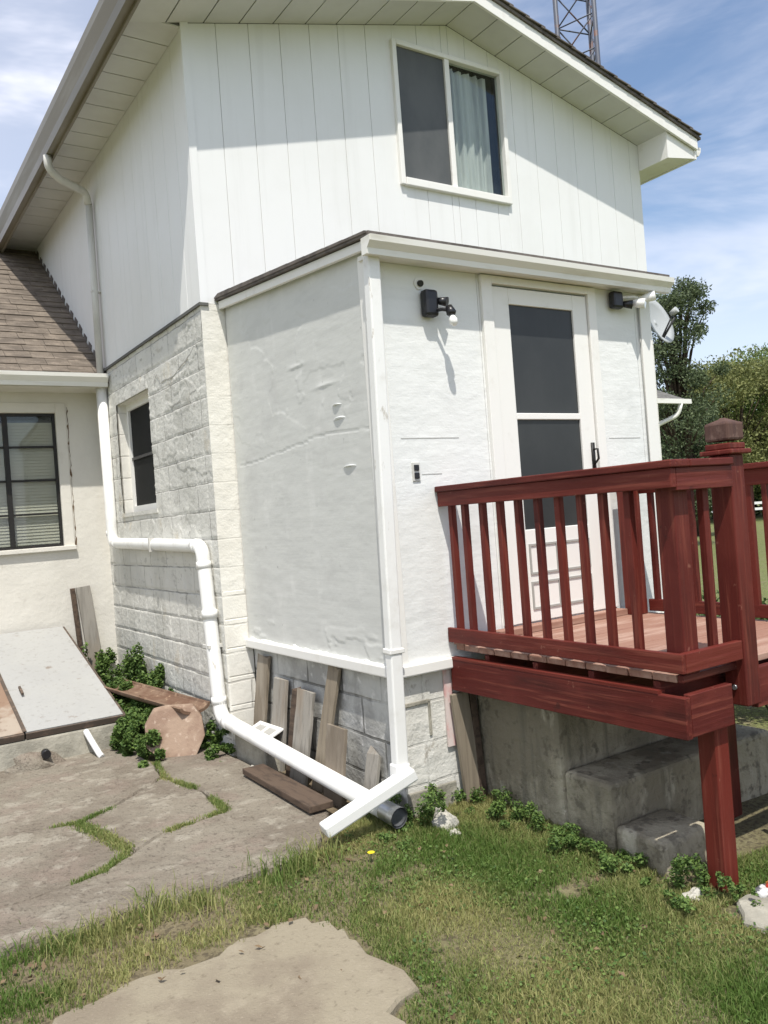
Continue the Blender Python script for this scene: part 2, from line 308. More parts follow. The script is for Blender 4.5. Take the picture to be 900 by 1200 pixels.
def slab(name, poly, top, mtl, label, th=.06, jag=.012, group=None):
    P = []
    n = len(poly)
    for i in range(n):
        a = Vector(poly[i]); b = Vector(poly[(i+1) % n]); k = max(1, int((b-a).length/.06)) if (b-a).length < 4 else 8
        for j in range(k):
            q = a.lerp(b, j/k); h1 = random.Random(int(round(q.x, 2)*7919)*31+int(round(q.y, 2)*104729)); P.append((q.x+h1.uniform(-jag, jag), q.y+h1.uniform(-jag, jag)))
    mb = MB(); n = len(P)
    def inset(d):
        o_ = []
        for i, (x, y) in enumerate(P):
            t = Vector(P[(i+1) % n]) - Vector(P[i-1]); nn = Vector((-t.y, t.x)).normalized()*d; o_.append((x+nn.x, y+nn.y))
        return o_
    area = sum(P[i-1][0]*P[i][1]-P[i][0]*P[i-1][1] for i in range(n)); sg = 1 if area > 0 else -1
    vs = [(x, y, top-th) for x, y in inset(.003*sg)] + [(x, y, top-.014) for x, y in inset(.006*sg)] + [(x, y, top) for x, y in inset(.017*sg)]
    fs = [(i, (i+1) % n, n+(i+1) % n, n+i) for i in range(n)] + [(n+i, n+(i+1) % n, 2*n+(i+1) % n, 2*n+i) for i in range(n)] + [tuple(range(2*n, 3*n))]
    mb.add(vs, fs)
    o = mb.build(name, mtl, kind='structure'); o['label'] = label
    return o
P1, P2, P3, P4, P5, P6, P7 = (-4.0, 1.85), (-2.1, 1.6), (-1.62, 1.42), (-1.24, 1.66), (-.88, 1.98), (-.81, 2.33), (-.8, 2.9)
Q1, Q2, Q3, QM, Q4, Q5, Q6 = (-.77, 1.44), (-.81, .89), (-1.26, .82), (-1.48, .655), (-1.70, .49), (-2.05, .41), (-4.1, .42)
C1 = (-1.54, 1.02)
slab('patio_path', [(-.79, 3.27), (-3.2, 3.3), (-4, 2.6), P1, P2, P3, P4, P5, P6, P7], -.236, m_patio, 'back slab of cracked concrete below the cellar doors')
slab('patio_path', [P1, P2, P3, C1, QM, Q4, Q5, Q6], -.241, m_patio, 'left middle slab of cracked concrete patio')
slab('patio_path', [P3, P4, P5, Q1, Q2, Q3, QM, C1], -.237, m_patio, 'small middle slab of cracked concrete patio')
slab('patio_path', [P6, P5, Q1, Q2, Q3, QM, Q4, Q5, Q6, (-4.2, -.25), (-2.3, -.06), (-1.8, -.07), (-1.38, -.085), (-.9, -.1), (-.6, .0), (-.3, .42), (-.26, 1.6), (-.26, 2.3), (-.3, 2.6), (-.60, 2.62)], -.234, m_patio, 'long front slab of concrete patio along the drain pipe')
slab('path', [(-2.04,-.65),(-1.9,-.61),(-1.58,-.61),(-1.36,-.58),(-1.15,-.57),(-1.02,-.62),(-.97,-.8),(-.93,-1.),(-.95,-1.17),(-.93,-1.32),(-.98,-1.42),(-1.12,-1.55),(-1.16,-1.8),(-1.6,-3.2),(-3.2,-3.2),(-2.9,-1.2),(-2.25,-.72)][::-1], -.303, m_sandc, 'sandy concrete patch in the grass at the front', th=.05, jag=.035)
slab('paving_stone', [(.46,-1.95),(.62,-1.80),(1.9,-2.0),(1.9,-2.6),(.6,-2.5)][::-1], -.322, m_conc, 'pale slab by the deck post', th=.05)

def vnoise(x, y, s, seed):
    r_ = np.random.default_rng(seed); G = r_.random((64, 64)); u = (x*s) % 63; v = (y*s) % 63; i = u.astype(int); j = v.astype(int); fu = u-i; fv = v-j; fu = fu*fu*(3-2*fu); fv = fv*fv*(3-2*fv)
    return (G[i, j]*(1-fu)+G[i+1, j]*fu)*(1-fv)+(G[i, j+1]*(1-fu)+G[i+1, j+1]*fu)*fv
def fbm(x, y, s, seed, o=4): return sum(vnoise(x, y, s*2**k, seed+k)/2**k for k in range(o))/sum(1/2**k for k in range(o))
def sstep(v, a, b): t = np.clip((v-a)/(b-a), 0, 1); return t*t*(3-2*t)
def relief(name, y0, y1, zb, ztf, x0, hf, mtl, parent, op=None, res=.012, label=None):
    """wall sheet in the plane x = x0 with real relief hf(y, z) standing out towards -x"""
    ny = int((y1-y0)/res); ys = np.linspace(y0, y1, ny); nz = int((ztf(y0)-zb)/res); t = np.linspace(0, 1, nz)
    Yg, T = np.meshgrid(ys, t, indexing='ij'); top = np.array([ztf(y) for y in ys])[:, None]; Zg = zb+(top-zb)*T
    H = hf(Yg, Zg); off = OFF.get(parent.name, Vector())
    V = np.stack([x0-H-off.x, Yg-off.y, Zg-off.z], -1).reshape(-1, 3)
    I = np.arange(ny*nz).reshape(ny, nz); q = np.stack([I[:-1, :-1], I[:-1, 1:], I[1:, 1:], I[1:, :-1]], -1)
    if op:
        yc = (Yg[:-1, :-1]+Yg[1:, 1:])/2; zc = (Zg[:-1, :-1]+Zg[1:, 1:])/2; q = q[~((yc > op[0]) & (yc < op[1]) & (zc > op[2]) & (zc < op[3]))]
    q = q.reshape(-1, 4); me = bpy.data.meshes.new(name); me.vertices.add(len(V)); me.vertices.foreach_set('co', V.ravel()); me.loops.add(q.size); me.polygons.add(len(q))
    me.loops.foreach_set('vertex_index', q.ravel()); me.polygons.foreach_set('loop_start', np.arange(len(q))*4); me.polygons.foreach_set('loop_total', np.full(len(q), 4)); me.update()
    me.polygons.foreach_set('use_smooth', [True]*len(q)); me.materials.append(mtl); o = bpy.data.objects.new(name, me); col.objects.link(o); o.parent = parent; OFF[o.name] = off
    if label: o['label'] = label
    return o
def block_h(y, z):
    row = np.floor((z+.13)/.235); fz = ((z+.13)/.235) % 1; yy = y+.012*fbm(y, z, 3, 5); fy = ((yy+.235*(row % 2))/.47) % 1
    fz = fz+.03*(fbm(y, z, 5, 9)-.5)
    dz = np.minimum(fz, 1-fz)*.235; dy = np.minimum(fy, 1-fy)*.47; d = np.minimum(dz, dy)
    joint = 1-sstep(d, .004, .014); lowpart = 1-sstep(z+.35*(fbm(y+9, z, 1.5, 3)-.5), 1.25, 1.75)*.45
    h = .006-.009*joint*lowpart*(.65+.35*sstep(fbm(y, z, 2, 77), .35, .55))
    coat = sstep(fbm(y+3, z*1.6, 1.7, 21, 5), .485, .497); h += .0045*coat*sstep(z, .9, 1.6)      # coats of paint broken off with sharp edges
    coat2 = sstep(fbm(y+13, z*1.3, 3.1, 31, 5), .53, .545); h += .0025*coat2
    return h+.006*(fbm(y, z, 9, 41)-.5)+.008*(fbm(y, z, 1.3, 51)-.5)+.003*(fbm(y, z, 30, 55, 2)-.5)
def board_h(y, z):
    h = .004+.010*(fbm(y, z, .9, 61)-.5)+.002*(fbm(y, z*3, 8, 63)-.5)
    h -= .002*sstep(fbm(y+5, z*1.5, 2.1, 71, 5), .54, .548)*sstep(z, 1.9, 2.5)
    zc = 2.13+.03*np.sin(y*2.3)+.02*(fbm(y, z*0, 6, 81)-.5)+.015*(y < .9); h -= .004*(1-sstep(np.abs(z-zc), .002, .007))*(y < 2.15)
    for (a, b, w_, hh) in ((1.0, 2.7, .12, .02), (.62, 2.5, .14, .02)):
        e = ((y-a)/w_)**2+((z-b)/(hh*1.2))**2; h += .006*np.exp(-e*1.2)*sstep(z-b, -hh*.4, hh*.2)
    h += .004*sstep(fbm(y, z*3, 4, 91), .6, .64)*(1-sstep(z, .74, .95))
    return h
# ------------------------------------------------------------------ THE HOUSE
XG, XR, D = -.201, 5.426, 2.193
XM = (XG+XR)/2; ZT, ZP = 5.76, 6.474; SL = (ZP-ZT)/(XR-XM)
house = root('white_house', 'white painted two storey house with sided gable, low porch addition and brown roofed wing', 'house', (0, 0, -.3))
HB = 11.5                                        # back of the house

def zsof(x): return ZP - SL*abs(x-XM)
def panels(cuts, zb, zt, openings, plane, axis, th, gap, nrm):
    """vertical boards; plane = position of the outer face on `axis` (0: wall runs along y, 1: along x)"""
    mb = MB()
    cs = sorted(set([round(c, 4) for c in cuts]+[round(e, 4) for o in openings for e in o[:2]]))
    oe = set(round(e, 4) for o in openings for e in o[:2])
    for a, b in zip(cs[:-1], cs[1:]):
        if b-a < 1e-4: continue
        a2 = a+(0 if a in oe else gap/2); b2 = b-(0 if b in oe else gap/2); mid = (a+b)/2
        segs = [(zb(a2), zb(b2), zt(a2), zt(b2))]
        for o in openings:
            if o[0] < mid < o[1]:
                segs = [(zb(a2), zb(b2), o[2], o[2]), (o[3], o[3], zt(a2), zt(b2))]
        for (p, q, r, s) in segs:
            poly = [(a2, p), (b2, q), (b2, s), (a2, r)]
            mb.prism(poly, axis, plane, plane+nrm*th)
    return mb
# --- gable wall, vertical sided boards
UW = (1.925, 3.275, 4.80, 6.125)                 # upper window
cuts = list(np.arange(XG, XR, .303)) + [XR, XM]
cuts = [c for c in cuts if abs(c-UW[0]) > .06 and abs(c-UW[1]) > .06 and (c == XM or abs(c-XM) > .05)]
panels(cuts, lambda x: 3.45, lambda x: zsof(x)-.002, [UW], D, 1, .02, .0045, 1).build('upper_wall', m_siding, house, bev=.003)
mb = MB(); mb.prism([(XG+.01, 3.46), (UW[0]-.02, 3.46), (UW[0]-.02, zsof(UW[0])-.01), (XG+.01, ZT-.01)], 1, D+.008, D+.03)
mb.prism([(UW[1]+.02, 3.46), (XR-.01, 3.46), (XR-.01, ZT-.01), (UW[1]+.02, zsof(UW[1])-.01)], 1, D+.008, D+.03)
mb.prism([(UW[0]-.02, 3.46), (UW[1]+.02, 3.46), (UW[1]+.02, UW[2]-.01), (UW[0]-.02, UW[2]-.01)], 1, D+.0085, D+.03)
mb.prism([(UW[0]-.02, UW[3]+.01), (UW[1]+.02, UW[3]+.01), (UW[1]+.02, zsof(UW[1])-.01), (XM, ZP-.012), (UW[0]-.02, zsof(UW[0])-.01)], 1, D+.0085, D+.03)
mb.build('wall_backing', m_sidegap, house)
# --- left side wall upper, boards along y
cuts = list(np.arange(D, HB, .303))+[HB]
panels(cuts, lambda y: 3.45, lambda y: 5.735, [], XG, 0, .02, .0045, 1).build('upper_wall', m_siding, house, bev=.003)
MB().box(XG+.008, XG+.03, D+.03, HB, 3.46, 5.73).build('wall_backing', m_sidegap, house)
MB().box(XR-.02, XR, D+.03, HB, -.3, 5.6).build('side_wall', m_siding, house)
MB().box(XG, XR, HB, HB+.02, -.3, 5.7).build('rear_wall', m_siding, house)
# corner trim and bottom flashing of the siding
MB().box(XG-.012, XG+.055, D-.012, D-.001, 3.445, 5.78).box(XG-.012, XG-.001, D-.001, D+.055, 3.445, 5.735).build('corner_trim', m_siding, house)
MB().box(XG-.03, XG+.05, D-.03, HB-.2, 3.425, 3.449).build('flashing', m_gap, house)
# --- masonry below (left wall) with the deep window opening
LW = (3.68, 4.80, 1.83, 3.00)
def wallbox(cutsy, z0, z1, op): return panels(cutsy, lambda y: z0, lambda y: z1, [op], XG, 0, .22, 0, 1)
panels([D+.0, 5.46], lambda y: -.35, lambda y: 3.444, [LW], XG+.012, 0, .2, 0, 1).build('wall_core', m_masonx, house)
panels([5.461, HB], lambda y: -.35, lambda y: 3.444, [], XG, 0, .22, 0, 1).build('lower_wall', m_mason, house)
relief('lower_wall', D, 5.46, -.35, lambda y: 3.444, XG, block_h, m_mason, house, LW, .011, 'rough painted block wall, joints showing low down and paint peeling higher up')
MB().box(XG-.013, .0, D-.012, D-.001, 1.08, 3.444).build('lower_wall', m_quoin, house, 'cream painted block corner between the side wall and the porch')
MB().box(XG-.013, .0, D-.012, D-.001, -.35, 1.079).build('lower_wall', m_masonx, house)
MB().box(2.6, XR, D-.005, D+.2, -.35, 3.44).build('lower_wall', m_masonx, house)
# quoin roughness: slightly proud blocks of the corner
mb = MB()
for k in range(6):
    z0 = -.33+k*.235; mb.box(XG-.003-.003*random.random(), -.004+.03*(k < 4), D-.015-.005*random.random(), D+.16+.1*(k % 2), z0+.003, z0+.232)
mb.build('corner_block', m_masonx, house, bev=.006)
# small window in the masonry wall
win = MB()
for a in ((3.68, 3.72, 1.83, 3.0), (4.745, 4.80, 1.83, 3.0)): win.box(XG+.10, XG+.15, *a[:2], a[2], a[3])
win.box(XG+.10, XG+.15, 3.72, 4.745, 2.93, 3.0).box(XG+.10, XG+.15, 3.72, 4.745, 1.83, 1.90)
wo = win.build('window', m_trim, house, 'small deep set window in the block wall')
MB().box(XG+.125, XG+.135, 3.72, 4.745, 1.90, 2.93).build('pane', m_dkscreen, wo)
MB().box(XG+.108, XG+.14, 3.721, 4.744, 2.395, 2.425).build('sash_bar', m_blackm, wo)
MB().box(XG-.02, XG+.10, 3.64, 4.84, 1.79, 1.83).build('sill', m_mason, wo)
# --- porch addition
PW = 2.60
def zp_(y): return 3.25 + .215*y/D           # top of porch side wall
# side wall (plane x=0)
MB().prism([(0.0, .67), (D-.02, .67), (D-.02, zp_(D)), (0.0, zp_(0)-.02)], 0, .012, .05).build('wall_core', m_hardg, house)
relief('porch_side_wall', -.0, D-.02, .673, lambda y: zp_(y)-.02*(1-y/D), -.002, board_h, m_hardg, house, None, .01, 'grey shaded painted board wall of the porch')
# front wall with the door opening, each board a panel between seams
DO = (.98, 1.90, .80, 3.11)
panels([0.05, .868, 2.44, PW], lambda x: .67, lambda x: 3.17, [DO], 0, 1, .05, .004, 1).build('porch_front_wall', m_hard, house)
MB().box(.06, DO[0]-.01, .012, .04, .68, 3.16).box(DO[1]+.01, PW-.01, .012, .04, .68, 3.16).build('wall_backing', m_shadowgap, house)
MB().box(PW-.05, PW, .05, D-.02, -.3, 3.2).build('porch_side_wall', m_hard, house)
# corner boards
MB().box(-.014, .085, -.014, -.001, .66, 3.16).box(-.014, -.001, -.001, .085, .66, 3.2).build('corner_trim', m_trim, house, bev=.004)
MB().box(2.49, PW+.012, -.014, -.001, .66, 3.16).box(PW+.001, PW+.012, -.001, .08, .66, 3.16).build('corner_trim', m_trim, house, bev=.004)
# bottom ledge trim
MB().box(-.045, .0-.001, -.035, D-.015, .60, .672).build('sill_board', m_trim, house, bev=.01)
MB().box(-.001, PW, -.04, -.001, .60, .672).build('sill_board', m_trim, house, bev=.01)
pf = [(.03, .672)]                                # broken, peeling edge over the ledge
yy = .03
while yy < D-.06: pf.append((yy, .672+random.choice((.001, .003, .004, .010, .018))*random.uniform(.5, 1))); yy += random.uniform(.02, .09)
pf.append((D-.05, .672))
mb = MB()
for a, b in zip(pf[:-1], pf[1:]): mb.prism([(a[0], .6715), (b[0]+.002, .6715), (b[0]+.002, b[1]+.002), (a[0], a[1]+.002)], 0, -.022, -.001)
mb.build('flaking_paint', m_trim, house)
# foundation of the porch
MB().box(.03, .25, .03, D-.01, -.4, .60).build('foundation', m_found, house, bev=.01)
MB().box(.251, PW-.02, .03, .23, -.4, .60).box(.022, .2505, .022, .0295, -.4, .60).build('foundation', m_foundx, house)
MB().box(.36, .42, .010, .0215, .1, .6).build('paint_stain', m_paintstain, house)
MB().box(.225, .245, .012, .0215, .2, .42).build('render_gap', m_conc, house, bev=.004)
MB().box(.03, .24, .012, .0215, .405, .43).build('render_gap', m_conc, house, bev=.004)
MB().box(.02, .40, .005, .0215, -.4, -.12).build('bare_stone', m_conc, house, bev=.02)
# cracks and flakes on the side walls
def crack(pts, wd, nm='crack', mt=m_shadowgap, x=-.002):
    mb = MB(); P = []
    for (a, b) in zip(pts[:-1], pts[1:]):
        k = max(2, int(abs(b[0]-a[0])/.05))
        for j in range(k): t = j/k; P.append((a[0]+(b[0]-a[0])*t, a[1]+(b[1]-a[1])*t+random.uniform(-.008, .008)))
    P.append(pts[-1]); n = len(P); vs = []
    for i, (y, z) in enumerate(P):
        h = wd*(.4+.9*random.random())*(0.25 if i in (0, n-1) else 1)
        vs += [(x, y, z-h/2), (x, y, z+h/2), (x+.0018, y, z+h/2), (x+.0018, y, z-h/2)]
    fs = [(0,1,2,3)]+[(4*i+k, 4*i+(k+1) % 4, 4*i+4+(k+1) % 4, 4*i+4+k) for i in range(n-1) for k in range(4)]+[tuple(4*(n-1)+k for k in (3,2,1,0))]
    mb.add(vs, fs); mb.build(nm, mt, house)
crack([(2.1,2.13),(1.6,2.12),(1.49,2.10),(1.2,2.14),(.93,2.145),(.6,2.155),(.45,2.15),(.16,2.17)], .006, x=-.004)

for pts in ([(3.5,3.02),(3.4,3.08),(3.3,2.98),(2.94,2.99),(2.6,3.06),(2.4,3.13),(2.3,3.1)], [(3.1,2.72),(2.8,2.74),(2.4,2.78)]):
    crack(pts, .011, x=XG-.013)
def flake(y, z, l, h, parent=house, d=.022):
    mb = MB(); n = 8
    for i in range(n+1):
        t = i/n; yy = y+l*(t-.5); b = math.sin(math.pi*t); zz = z+.012*math.sin(3*t)
        mb.v += [(-.001, yy, zz+h*.5), (-.001-d*b, yy, zz-h*.1*b), (-.001-d*.4*b, yy, zz-h*.5)]
    for i in range(n):
        for k in range(2): mb.f.append((3*i+k, 3*i+k+1, 3*i+4+k, 3*i+3+k))
    mb.sm = True; mb.build('peeling_paint', m_hard, parent)
for (y, z, l, h) in ((.47,2.345,.15,.012),(.45,2.255,.2,.022),(.36,1.93,.22,.014)): flake(y, z, l, h, d=.02)
# seams on the porch front
for (x0, x1, z) in ((.16,.62,2.07),(.3,.46,1.84),(2.05,2.4,2.05)):
    mb = MB(); mb.box(x0, x1, -.002, -.0005, z, z+.006); mb.build('seam', m_sidegap, house)
# porch roof, rake trim, gutter
mb = MB(); mb.prism([(-.17, 3.262), (-.17, 3.29), (D-.001, 3.502), (D-.001, 3.474)], 0, -.085, PW+.075); mb.build('porch_roof', m_shingleD, house)
pf = [(-.16, 3.291)]
for k in range(9):
    y = -.14+k*.25; z = 3.291+.215*(y+.17)/D; pf += [(y, z+.004), (y+.245, z+.026)]
pf.append((D-.01, 3.50)); MB().prism(pf+[(D-.01, 3.49), (-.16, 3.28)], 0, -.092, -.07).build('roof_edge', m_shingleD, house)
mb = MB(); mb.prism([(-.15, 3.20), (-.15, 3.258), (D-.016, 3.468), (D-.016, 3.405)], 0, -.06, -.03); mb.build('rake_board', m_trim, house, bev=.003)
mb = MB(); mb.prism([(-.14, 3.22), (-.14, 3.255), (D-.016, 3.462), (D-.016, 3.44)], 0, -.03, .05); mb.build('eave_board', m_soffit, house)
MB().box(-.03, PW+.03, -.10, .05, 3.172, 3.20).build('porch_soffit', m_trim, house)
gp = [(-.10, 3.26), (-.10, 3.16), (-.16, 3.155), (-.165, 3.19), (-.20, 3.225), (-.205, 3.26), (-.195, 3.26), (-.19, 3.228), (-.155, 3.195), (-.15, 3.168), (-.108, 3.17), (-.108, 3.26)]
mb = MB(); mb.prism(gp, 0, -.09, PW+.085)
mb.prism([(-.101, 3.259), (-.101, 3.157), (-.159, 3.157), (-.164, 3.19), (-.2, 3.226), (-.2, 3.259)], 0, -.095, -.088)
mb.prism([(-.101, 3.259), (-.101, 3.157), (-.159, 3.157), (-.164, 3.19), (-.2, 3.226), (-.2, 3.259)], 0, PW+.083, PW+.09)
mb.build('gutter', m_gutter_w, house, 'white gutter over the porch door')
# --- main roof
RK = 1.77                                        # front edge of the rake overhang
EL, ER = -.66, 5.90
def ztop(x): return ZP + .15 - SL*abs(x-XM)
mb = MB(); mb.prism([(EL-.05, ztop(EL-.05)-.03), (XM, ztop(XM)-.03), (ER+.07, ztop(ER+.07)-.03), (ER+.07, ztop(ER+.07)), (XM, ztop(XM)), (EL-.05, ztop(EL-.05))], 1, RK-.05, HB+.4)
mb.build('roof', m_shingleD, house)
mb = MB()                                        # shingle courses showing along the rake edge
for s in (-1, 1):
    xe = EL-.05 if s < 0 else ER+.07; n = 16
    for k in range(n):
        a = XM+(xe-XM)*k/n; b = XM+(xe-XM)*(k+1.25)/n if k < n-1 else xe
        mb.bar((a, RK-.03, ztop(a)+.008), (b, RK-.03, ztop(b)+.026), .08, .012, (0, 1, 0))
mb.build('shingle_edge', m_shingleD, house)
# fascia on the rake
mb = MB()
for s in (-1, 1):
    xe = EL if s < 0 else ER+.03; a, b = sorted((XM, xe))
    mb.prism([(a, zsof(a)-.01), (b, zsof(b)-.01), (b, ztop(b)-.032), (a, ztop(a)-.032)], 1, RK-.03, RK-.002)
mb.build('fascia', m_trim, house, bev=.003)
# rake soffit in panels
def soffit_rake(xa, xb):
    mb = MB(); n = int(abs(xb-xa)/.31)
    for k in range(n):
        a = xa+(xb-xa)*k/n; b = xa+(xb-xa)*(k+1)/n; a, b = sorted((a, b)); a += .006; b -= .006
        mb.prism([(a, zsof(a)), (b, zsof(b)), (b, zsof(b)+.012), (a, zsof(a)+.012)], 1, RK-.001, D-.002)
    return mb
soffit_rake(XM, EL+.003).build('soffit', m_soffit, house); soffit_rake(XM, XR+.02).build('soffit', m_soffit, house)
mb = MB(); mb.prism([(EL+.01, zsof(EL)+.016), (XM, ZP+.013), (XR+.3, zsof(XR+.3)+.013), (XR+.3, zsof(XR+.3)+.03), (XM, ZP+.03), (EL+.01, zsof(EL)+.033)], 1, RK, D); mb.build('soffit_backing', m_gap, house)
# eave soffit on the left
mb = MB(); y = D
while y < HB: mb.box(EL, XG-.002, y+.006, min(y+.31, HB)-.006, 5.722, 5.734); y += .31
mb.build('soffit', m_soffit, house)
MB().box(EL, XG-.002, D, HB, 5.735, 5.75).build('soffit_backing', m_gap, house)
MB().box(EL-.02, EL, RK-.02, HB, 5.60, ztop(EL)-.035).build('fascia', m_gutter, house)
mb = MB(); mb.prism([(EL-.02, 5.86), (EL-.02, 5.63), (EL-.09, 5.62), (EL-.10, 5.70), (EL-.145, 5.80), (EL-.15, 5.87), (EL-.135, 5.87), (EL-.13, 5.80), (EL-.085, 5.70), (EL-.08, 5.635), (EL-.03, 5.645), (EL-.03, 5.86)], 1, RK-.05, HB)
mb.prism([(EL-.021, 5.86), (EL-.021, 5.632), (EL-.088, 5.622), (EL-.098, 5.70), (EL-.142, 5.80), (EL-.147, 5.86)], 1, RK-.055, RK-.048); mb.build('gutter', m_gutter, house, 'long grey gutter under the left eave')
# boxed eave return on the right
mb = MB(); mb.prism([(XR+.002, 5.46), (ER, 5.53), (ER, zsof(ER)+.02), (XR+.002, zsof(XR)-.002)], 1, RK+.01, RK+.03)
mb.prism([(XR+.002, 5.46), (ER, 5.53), (ER, 5.545), (XR+.002, 5.475)], 1, RK+.031, HB)
mb.prism([(XR-.012, 5.46), (XR+.0015, 5.46), (XR+.0015, 5.77), (XR-.012, 5.775)], 1, RK+.01, D-.003)
mb.build('eave_return', m_trim, house)
MB().box(ER+.001, ER+.03, RK-.002, HB, 5.52, ztop(ER)-.05).build('fascia', m_trim, house)
mb = MB(); mb.prism([(ER+.031, 5.67), (ER+.031, 5.57), (ER+.08, 5.57), (ER+.12, 5.62), (ER+.125, 5.675)], 1, RK, HB); mb.build('gutter', m_gutter_w, house)
# --- upper window
uo = MB()
x0, x1, z0, z1 = UW
for a in ((x0-.03, x0+.02, z0-.05, z1+.025), (x1-.02, x1+.03, z0-.05, z1+.025)): uo.box(a[0], a[1], D-.04, D+.05, a[2], a[3])
uo.box(x0+.02, x1-.02, D-.04, D+.05, z1-.02, z1+.025).box(x0+.02, x1-.02, D-.05, D+.05, z0-.055, z0+.02)
xm = (x0+x1)/2-.04; uo.box(xm-.03, xm+.03, D-.03, D+.05, z0+.02, z1-.02)
up_ = uo.build('window', m_trim, house, 'white framed sliding window high in the gable', bev=.006)
MB().box(x0+.02, xm-.03, D-.005, D, z0+.02, z1-.02).build('pane', m_screenw, up_, 'dark screened left half')
mg = bpy.data.materials.new('clear_glass'); mg.use_nodes = True; t_ = mg.node_tree; t_.nodes.remove(t_.nodes['Principled BSDF'])
a_ = t_.nodes.new('ShaderNodeBsdfTransparent'); a_.inputs[0].default_value = (.9, .93, .92, 1); g_ = t_.nodes.new('ShaderNodeBsdfGlossy'); g_.inputs['Roughness'].default_value = .03
x_ = t_.nodes.new('ShaderNodeMixShader'); lw = t_.nodes.new('ShaderNodeLayerWeight'); lw.inputs['Blend'].default_value = .5; pw = t_.nodes.new('ShaderNodeMath'); pw.operation = 'POWER'; pw.inputs[1].default_value = 4; t_.links.new(lw.outputs['Facing'], pw.inputs[0]); fz = t_.nodes.new('ShaderNodeMath'); fz.operation = 'MULTIPLY_ADD'; fz.inputs[1].default_value = .6; fz.inputs[2].default_value = .04; t_.links.new(pw.outputs[0], fz.inputs[0]); t_.links.new(fz.outputs[0], x_.inputs[0]); t_.links.new(a_.outputs[0], x_.inputs[1]); t_.links.new(g_.outputs[0], x_.inputs[2])
t_.links.new(x_.outputs[0], t_.nodes['Material Output'].inputs['Surface'])
MB().box(xm+.03, x1-.02, D+.015, D+.02, z0+.02, z1-.02).build('pane', mg, up_, 'glazed right half')
mb = MB(); n = 60; xa, xb = xm+.045, x1-.11
for i in range(n+1):
    x = xa+(xb-xa)*i/n; yy = D+.075+.022*math.sin(i*.55)+.01*math.sin(i*1.3); mb.v += [(x, yy, z0-.02), (x, yy, z1-.05)]
mb.f = [(2*i, 2*i+2, 2*i+3, 2*i+1) for i in range(n)]; mb.sm = True; mb.build('curtain', m_curtain, up_)
MB().box(x0-.03, x1+.03, D+.16, D+.17, z0-.05, z1+.05).build('dark_room_backing', m_glass, up_)  # dark sheet stands in for the unlit room behind the window
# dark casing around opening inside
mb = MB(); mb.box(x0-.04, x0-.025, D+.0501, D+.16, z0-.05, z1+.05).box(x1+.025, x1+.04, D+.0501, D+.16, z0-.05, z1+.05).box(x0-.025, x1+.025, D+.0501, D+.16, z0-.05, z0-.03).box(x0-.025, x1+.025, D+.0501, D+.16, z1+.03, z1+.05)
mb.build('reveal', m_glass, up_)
# --- porch door
dr = MB()                                        # leaf made of stiles and rails
Yd0, Yd1 = -.012, .03
dr.box(.985, 1.135, Yd0, Yd1, .797, 3.098).box(1.752, 1.895, Yd0, Yd1, .797, 3.098).box(1.135, 1.752, Yd0, Yd1, 2.985, 3.098).box(1.135, 1.752, Yd0, Yd1, 2.19, 2.235).box(1.135, 1.752, Yd0, Yd1, .797, 1.43)
do = dr.build('door', m_trim, house, 'white storm door with two dark screens', bev=.005)
MB().box(1.135, 1.752, .004, .009, 2.235, 2.985).build('pane', m_screen, do, 'upper screen'); MB().box(1.135, 1.752, .004, .009, 1.43, 2.19).build('pane', m_screen, do, 'lower screen')
mb = MB()
for (a, b, c, d) in ((1.15,1.42,1.12,1.33),(1.47,1.74,1.12,1.33),(1.15,1.42,.88,1.07),(1.47,1.74,.88,1.07)):
    mb.box(a, b, Yd0-.008, Yd0-.0005, d-.014, d).box(a, b, Yd0-.008, Yd0-.0005, c, c+.014).box(a, a+.014, Yd0-.008, Yd0-.0005, c+.014, d-.014).box(b-.014, b, Yd0-.008, Yd0-.0005, c+.014, d-.014)
mb.build('moulding', m_shadowgap, do)
mb = MB(); mb.box(1.835, 1.865, Yd0-.012, Yd0-.001, 1.80, 2.02); mb.tube([(1.85, Yd0-.012, 1.97), (1.85, Yd0-.05, 1.97), (1.85, Yd0-.055, 1.9), (1.85, Yd0-.012, 1.86)], .008)
mb.build('handle', m_iron, do)
mb = MB(); mb.box(.885, .978, -.03, -.001, .80, 3.165).box(1.902, 1.985, -.03, -.001, .80, 3.165).box(.978, 1.902, -.03, -.001, 3.112, 3.165)
mb.build('door_frame', m_trim, house, bev=.004)
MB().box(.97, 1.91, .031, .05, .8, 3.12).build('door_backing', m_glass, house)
# round hole with a stub of pipe
mb = MB(); mb.tube([(.385, .0, 3.06), (.385, -.012, 3.06)], .038, 18); ho = mb.build('pipe_collar', m_trim, house)
MB().tube([(.385, -.012, 3.06), (.385, -.03, 3.055)], .02, 12).build('pipe_end', m_black, ho)
